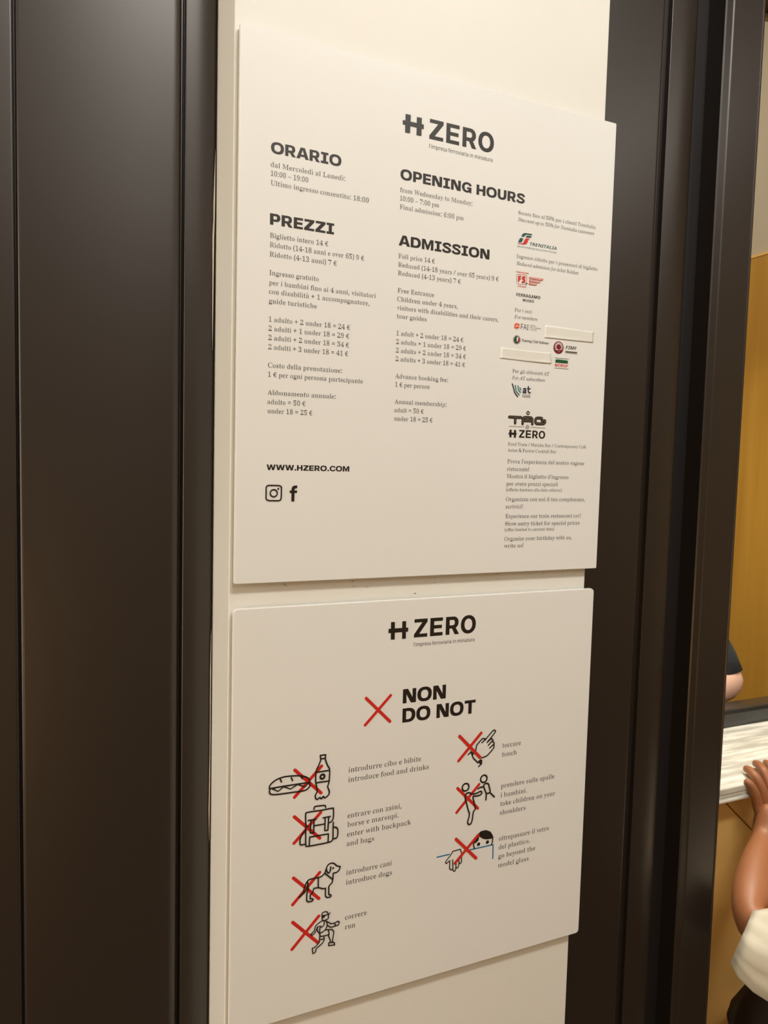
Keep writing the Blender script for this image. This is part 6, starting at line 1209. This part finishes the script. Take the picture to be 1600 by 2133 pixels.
fingers = [
    [(1.150, 0.2200, 0.784, .0130), (1.149, 0.2310, 0.807, .0118), (1.141, 0.2330, 0.832, .0105), (1.133, 0.2390, 0.8510, .0095), (1.126, 0.2490, 0.8590, .0080)],
    [(1.165, 0.2230, 0.798, .0132), (1.161, 0.2310, 0.836, .0115), (1.155, 0.2450, 0.8610, .0105), (1.164, 0.2680, 0.8650, .0095), (1.173, 0.2850, 0.8600, .0078)],
    [(1.183, 0.2230, 0.800, .0132), (1.184, 0.2320, 0.842, .0117), (1.188, 0.2520, 0.8660, .0105), (1.204, 0.2780, 0.8670, .0095), (1.217, 0.2980, 0.8600, .0078)],
    [(1.202, 0.2230, 0.798, .0122), (1.207, 0.2320, 0.840, .0108), (1.215, 0.2520, 0.8630, .0098), (1.232, 0.2760, 0.8650, .0088), (1.246, 0.2950, 0.8590, .0072)],
    [(1.190, 0.2080, 0.780, .0140), (1.214, 0.2050, 0.7900, .0125), (1.238, 0.2120, 0.8000, .0110), (1.256, 0.2220, 0.8080, .0090)]]
skin_mesh('body', [(body, bedges, 'pelvis')] + [chain(f) for f in fingers], 'skin', visitor)
head(visitor, (1.25, -0.03, 0.99), 0.092, (-.2, 1, 0), 'skin')
# shirt: wide short sleeve with folds and a loose trunk
def tube(name, rings, material, parent, fold=0.0, seed=0, thick=.0025, n=48, k=5):
    """rings: (centre, radius_a, radius_b, axis) swept into an open cloth tube"""
    v = []
    for q, (c, ra, rb, ax) in enumerate(rings):
        ax = Vector(ax).normalized()
        s1 = ax.cross(Vector((0, 0, 1)))
        if s1.length < .1: s1 = Vector((1, 0, 0))
        s1.normalize(); s2 = ax.cross(s1)
        for i in range(n):
            a = 2 * math.pi * i / n
            w = 1 + fold * (math.sin(k * a + q * .5 + seed) * .6 + math.sin(2.3 * k * a + 1.7 * seed - q * .8) * .4)
            v.append(Vector(c) + s1 * math.cos(a) * ra * w + s2 * math.sin(a) * rb * w)
    f = []
    for q in range(len(rings) - 1):
        for i in range(n):
            j = (i + 1) % n
            f.append((q * n + i, q * n + j, (q + 1) * n + j, (q + 1) * n + i))
    me = mesh_from(name, v, f)
    bm = bmesh.new(); bm.from_mesh(me)
    bmesh.ops.recalc_face_normals(bm, faces=bm.faces)
    bmesh.ops.solidify(bm, geom=list(bm.faces), thickness=thick)
    return bm_obj(name, bm, material, parent, True)
ax = (1, -.35, -.12)
shirt = tube('shirt', [((1.27, -.08, .43), .125, .095, (0, 0, 1)), ((1.27, -.08, .50), .115, .088, (0, 0, 1)), ((1.268, -.078, .60), .108, .082, (0, 0, 1)), ((1.262, -.072, .70), .115, .085, (0, 0, 1)),
                       ((1.258, -.066, .77), .11, .075, (0, 0, 1)), ((1.255, -.06, .805), .08, .06, (0, 0, 1)), ((1.252, -.058, .83), .045, .045, (0, 0, 1))], 'shirt', visitor, .03, 1)
SL = SLEEVE
tube('sleeve', [(c, ra, rb, axx) for c, ra, rb, axx in SL], 'shirt', shirt, .085, 2.2)
tube('sleeve', [((1.43, -.14, .66), .06, .05, (.3, 0, -1)), ((1.40, -.13, .71), .058, .05, (.3, 0, -1)), ((1.36, -.11, .76), .055, .055, (.6, 0, -.8)), ((1.30, -.09, .79), .05, .05, (1, 0, -.3))], 'shirt', shirt, .05, 3)
tube('trouser_leg', [((1.133, .11, .06), .052, .055, (0, 0, 1)), ((1.133, .14, .20), .064, .064, (0, .1, 1)), ((1.130, .155, .30), .074, .072, (0, 0, 1)), ((1.130, .160, .37), .082, .078, (0, -.25, .9)), ((1.140, .135, .43), .086, .082, (.1, -.8, .6)), ((1.165, .08, .455), .088, .084, (.2, -1, .4)), ((1.215, -.02, .48), .085, .088, (.2, -.8, .8))], 'trouser', visitor, .03, 2)  # leg set forward, its dark cloth stands in for body shadow on the desk
ellipsoid('shoe', (1.133, .17, .032), (.042, .085, .032), 'shoe', visitor)
for hx, hy, s in ((1.315, -.10, 'b'),):
    tube('trouser_leg', [((hx - .005, hy + .0, .06), .052, .055, (0, 0, 1)), ((hx - .003, hy + .01, .27), .058, .06, (0, 0, 1)), ((hx, hy, .42), .075, .08, (0, 0, 1)), ((hx, hy, .50), .082, .088, (0, 0, 1))], 'trouser', visitor, .03, hx * 9)
    ellipsoid('shoe', (hx - .002, hy + .06, .032), (.042, .085, .032), 'shoe', visitor)

# attendant behind the desk, elbow on the desk behind the black ledge
att = tag(empty('person', (1.30, 0.80, 0)), 'person in a dark navy short-sleeved top, bare elbow resting behind the black ledge', 'person')
b2 = {
    'pelvis': (1.22, .86, .62, (.15, .11)), 'waist': (1.22, .85, .78, (.13, .10)), 'chest': (1.22, .82, 1.00, (.15, .105)), 'neck0': (1.22, .79, 1.18, .065), 'neck': (1.22, .78, 1.25, .05), 'skull': (1.22, .76, 1.34, .07),
    'sh_a': (1.385, .745, 1.13, .058), 'up_a': (1.435, .68, 1.02, .056), 'el_a': (1.494, .622, .910, .074), 'fo_a': (1.38, .605, .915, .040), 'wr_a': (1.26, .600, .925, .026), 'ha_a': (1.19, .60, .93, (.016, .038)),
    'sh_b': (1.05, .80, 1.13, .058), 'el_b': (1.00, .66, .94, .044), 'wr_b': (1.08, .61, .93, .028), 'ha_b': (1.14, .62, .96, (.018, .038)),
    'hip_a': (1.30, .86, .56, .09), 'kn_a': (1.31, .70, .52, .065), 'an_a': (1.31, .72, .10, .045), 'ft_a': (1.31, .66, .05, .04),
    'hip_b': (1.14, .86, .56, .09), 'kn_b': (1.13, .70, .52, .065), 'an_b': (1.13, .72, .10, .045), 'ft_b': (1.13, .66, .05, .04)}
e2 = [('pelvis', 'waist'), ('waist', 'chest'), ('chest', 'neck0'), ('neck0', 'neck'), ('neck', 'skull'), ('chest', 'sh_a'), ('sh_a', 'up_a'), ('up_a', 'el_a'), ('el_a', 'fo_a'), ('fo_a', 'wr_a'), ('wr_a', 'ha_a'),
      ('chest', 'sh_b'), ('sh_b', 'el_b'), ('el_b', 'wr_b'), ('wr_b', 'ha_b'), ('pelvis', 'hip_a'), ('hip_a', 'kn_a'), ('kn_a', 'an_a'), ('an_a', 'ft_a'), ('pelvis', 'hip_b'), ('hip_b', 'kn_b'), ('kn_b', 'an_b'), ('an_b', 'ft_b')]
f2 = []
for i in range(4):
    yy = .57 + i * .02
    f2.append(chain([(1.19, yy, .93, .011), (1.155, yy - .004, .935, .0095), (1.125, yy - .006, .925, .0085), (1.110, yy - .006, .912, .007)]))
f2.append(chain([(1.20, .575, .93, .012), (1.185, .555, .94, .0105), (1.165, .545, .94, .009)]))
for i in range(4):
    yy = .585 + i * .02
    f2.append(chain([(1.135, yy, .955, .011), (1.165, yy - .004, .965, .0095), (1.190, yy - .006, .962, .008)]))
f2.append(chain([(1.12, .59, .955, .012), (1.135, .57, .965, .0105), (1.15, .56, .967, .009)]))
skin_mesh('body', [(b2, e2, 'pelvis')] + f2, 'skin2', att)
head(att, (1.22, .745, 1.42), 0.115, (-.3, -1, -.1), 'skin2')
sh2 = tube('shirt', [((1.22, .86, .56), .19, .15, (0, 0, 1)), ((1.22, .85, .75), .18, .14, (0, 0, 1)), ((1.22, .83, .95), .185, .14, (0, 0, 1)), ((1.22, .82, 1.08), .18, .13, (0, 0, 1)), ((1.22, .80, 1.16), .14, .10, (0, 0, 1)), ((1.22, .79, 1.205), .07, .065, (0, 0, 1))], 'navy', att, .02, 4)
tube('sleeve', [((1.482, .632, .936), .062, .064, (-.10, .2, .5)), ((1.468, .645, .975), .066, .066, (-.14, .2, .5)), ((1.444, .665, 1.03), .069, .067, (-.16, .2, .5)), ((1.41, .705, 1.09), .076, .070, (-.15, .25, .4)), ((1.37, .75, 1.14), .07, .062, (-.5, .25, .3)), ((1.30, .78, 1.16), .06, .055, (-1, 0, .1))], 'navy', sh2, .02, 5)
tube('sleeve', [((1.01, .68, .98), .062, .058, (.1, .3, .5)), ((1.03, .73, 1.05), .066, .062, (.1, .3, .5)), ((1.07, .79, 1.13), .062, .06, (.4, .2, .4)), ((1.14, .80, 1.16), .055, .05, (1, 0, .1))], 'navy', sh2, .02, 6)
for s in (-1, 1):
    x = 1.22 + s * .09
    tube('trouser_leg', [((x, .72, .08), .06, .065, (0, 0, 1)), ((x, .71, .30), .068, .07, (0, 0, 1)), ((x, .71, .47), .082, .085, (0, .15, 1)), ((x, .74, .54), .085, .085, (0, 1, .4)), ((x, .82, .57), .10, .095, (0, 1, .1)), ((x, .90, .58), .105, .10, (0, 1, 0))], 'trouser', att, .02, s)
    ellipsoid('shoe', (x, .67, .045), (.05, .13, .045), 'eye', att)
stool = tag(empty('stool', (1.22, 0.93, 0)), 'black round stool behind the ticket desk, under the attendant', 'stool')
bm = bmesh.new(); bmesh.ops.create_cone(bm, cap_ends=True, segments=32, radius1=.17, radius2=.16, depth=.05, matrix=Matrix.Translation((1.22, .93, .385))); bm_obj('seat', bm, 'black', stool)
for a in range(4):
    x, y = 1.22 + .15 * math.cos(R(45 + 90 * a)), .93 + .15 * math.sin(R(45 + 90 * a))
    bm = bmesh.new(); bmesh.ops.create_cone(bm, cap_ends=True, segments=12, radius1=.012, radius2=.012, depth=.36, matrix=Matrix.Translation((x, y, .18))); bm_obj('leg', bm, 'black', stool)

# ---------------------------------------------------------------- ceiling lamps
t = tag(empty('desk_fill_lamp', (1.50, 0.45, HIGH)), 'added small round white ceiling lamp that brightens the marble desk', 'lamp')
bm = bmesh.new(); bmesh.ops.create_cone(bm, cap_ends=True, segments=32, radius1=.055, radius2=.06, depth=.02, matrix=Matrix.Translation((1.50, .45, HIGH - .01))); bm_obj('trim_ring', bm, 'lampframe', t)  # made-up fixture for the added desk spot
bm = bmesh.new(); bmesh.ops.create_cone(bm, cap_ends=True, segments=32, radius1=.045, radius2=.045, depth=.004, matrix=Matrix.Translation((1.50, .45, HIGH - .023))); bm_obj('bulb_face', bm, 'lamp', t)
where = ['above the pillar', 'nearer the back wall', 'towards the right side', 'towards the left side']
for (x, y, sx, sy, p), wtxt in zip(PANELS, where):
    t = tag(empty('ceiling_light', (x, y, CEIL)), 'flat white ceiling panel lamp ' + wtxt, 'lamp')
    bm_obj('frame', box_bm(x - sx / 2 - .02, x + sx / 2 + .02, y - sy / 2 - .02, y + sy / 2 + .02, CEIL - .012, CEIL, .003), 'lampframe', t)
    bm_obj('diffuser', box_bm(x - sx / 2, x + sx / 2, y - sy / 2, y + sy / 2, CEIL - .016, CEIL - .0125), 'lamp', t)
t = tag(empty('ceiling_light', (0.7, 1.5, HIGH)), 'square white ceiling panel lamp over the ticket desk', 'lamp')
bm_obj('frame', box_bm(.23, 1.17, 1.03, 1.97, HIGH - .012, HIGH, .003), 'lampframe', t)
bm_obj('diffuser', box_bm(.25, 1.15, 1.05, 1.95, HIGH - .016, HIGH - .0125), 'lamp', t)

# made-up floor lamp out of view, added to warm the lower board
ln = tag(empty('warm_fill_lamp', (-1.3, -2.0, 0)), 'added low warm fill lamp with a shade, out of view on the front room floor', 'lamp')
bm = bmesh.new(); bmesh.ops.create_cone(bm, cap_ends=True, segments=32, radius1=.15, radius2=.15, depth=.04, matrix=Matrix.Translation((-1.3, -2.0, .02))); bm_obj('base', bm, 'black', ln)
bm = bmesh.new(); bmesh.ops.create_cone(bm, cap_ends=True, segments=12, radius1=.012, radius2=.012, depth=.36, matrix=Matrix.Translation((-1.3, -2.0, .22))); bm_obj('pole', bm, 'black', ln)
bm = bmesh.new(); bmesh.ops.create_cone(bm, cap_ends=True, segments=40, radius1=.20, radius2=.17, depth=.5, matrix=Matrix.Translation((-1.3, -2.0, .65))); bm_obj('fill_shade', bm, 'fill_lantern', ln, True)

# scuffs on the white paint of the pillar between the boards
v = []; f = []
for x0, z0, x1, z1, w in ((.058, 1.3600, .062, 1.3570, .5), (.1415, 1.3590, .1445, 1.3592, .6), (.143, 1.3530, .147, 1.3522, .4), (.160, 1.3515, .164, 1.3507, .4), (.254, 1.3530, .2545, 1.3528, .8), (.2252, 1.3400, .2275, 1.3402, 1.1), (.345, 1.3600, .3465, 1.3597, .8), (.347, 1.3550, .3472, 1.3545, .6), (.418, 1.3588, .4195, 1.3586, .7), (.448, 1.3555, .449, 1.3556, .5)):
    stroke([(x0, z0), (x1, z1)], w, .00868, v, f)
me = mesh_from('scuff_marks', v, f); fix_front(me); o = link('scuff_marks', me, 'h', pillar); o['kind'] = 'stuff'
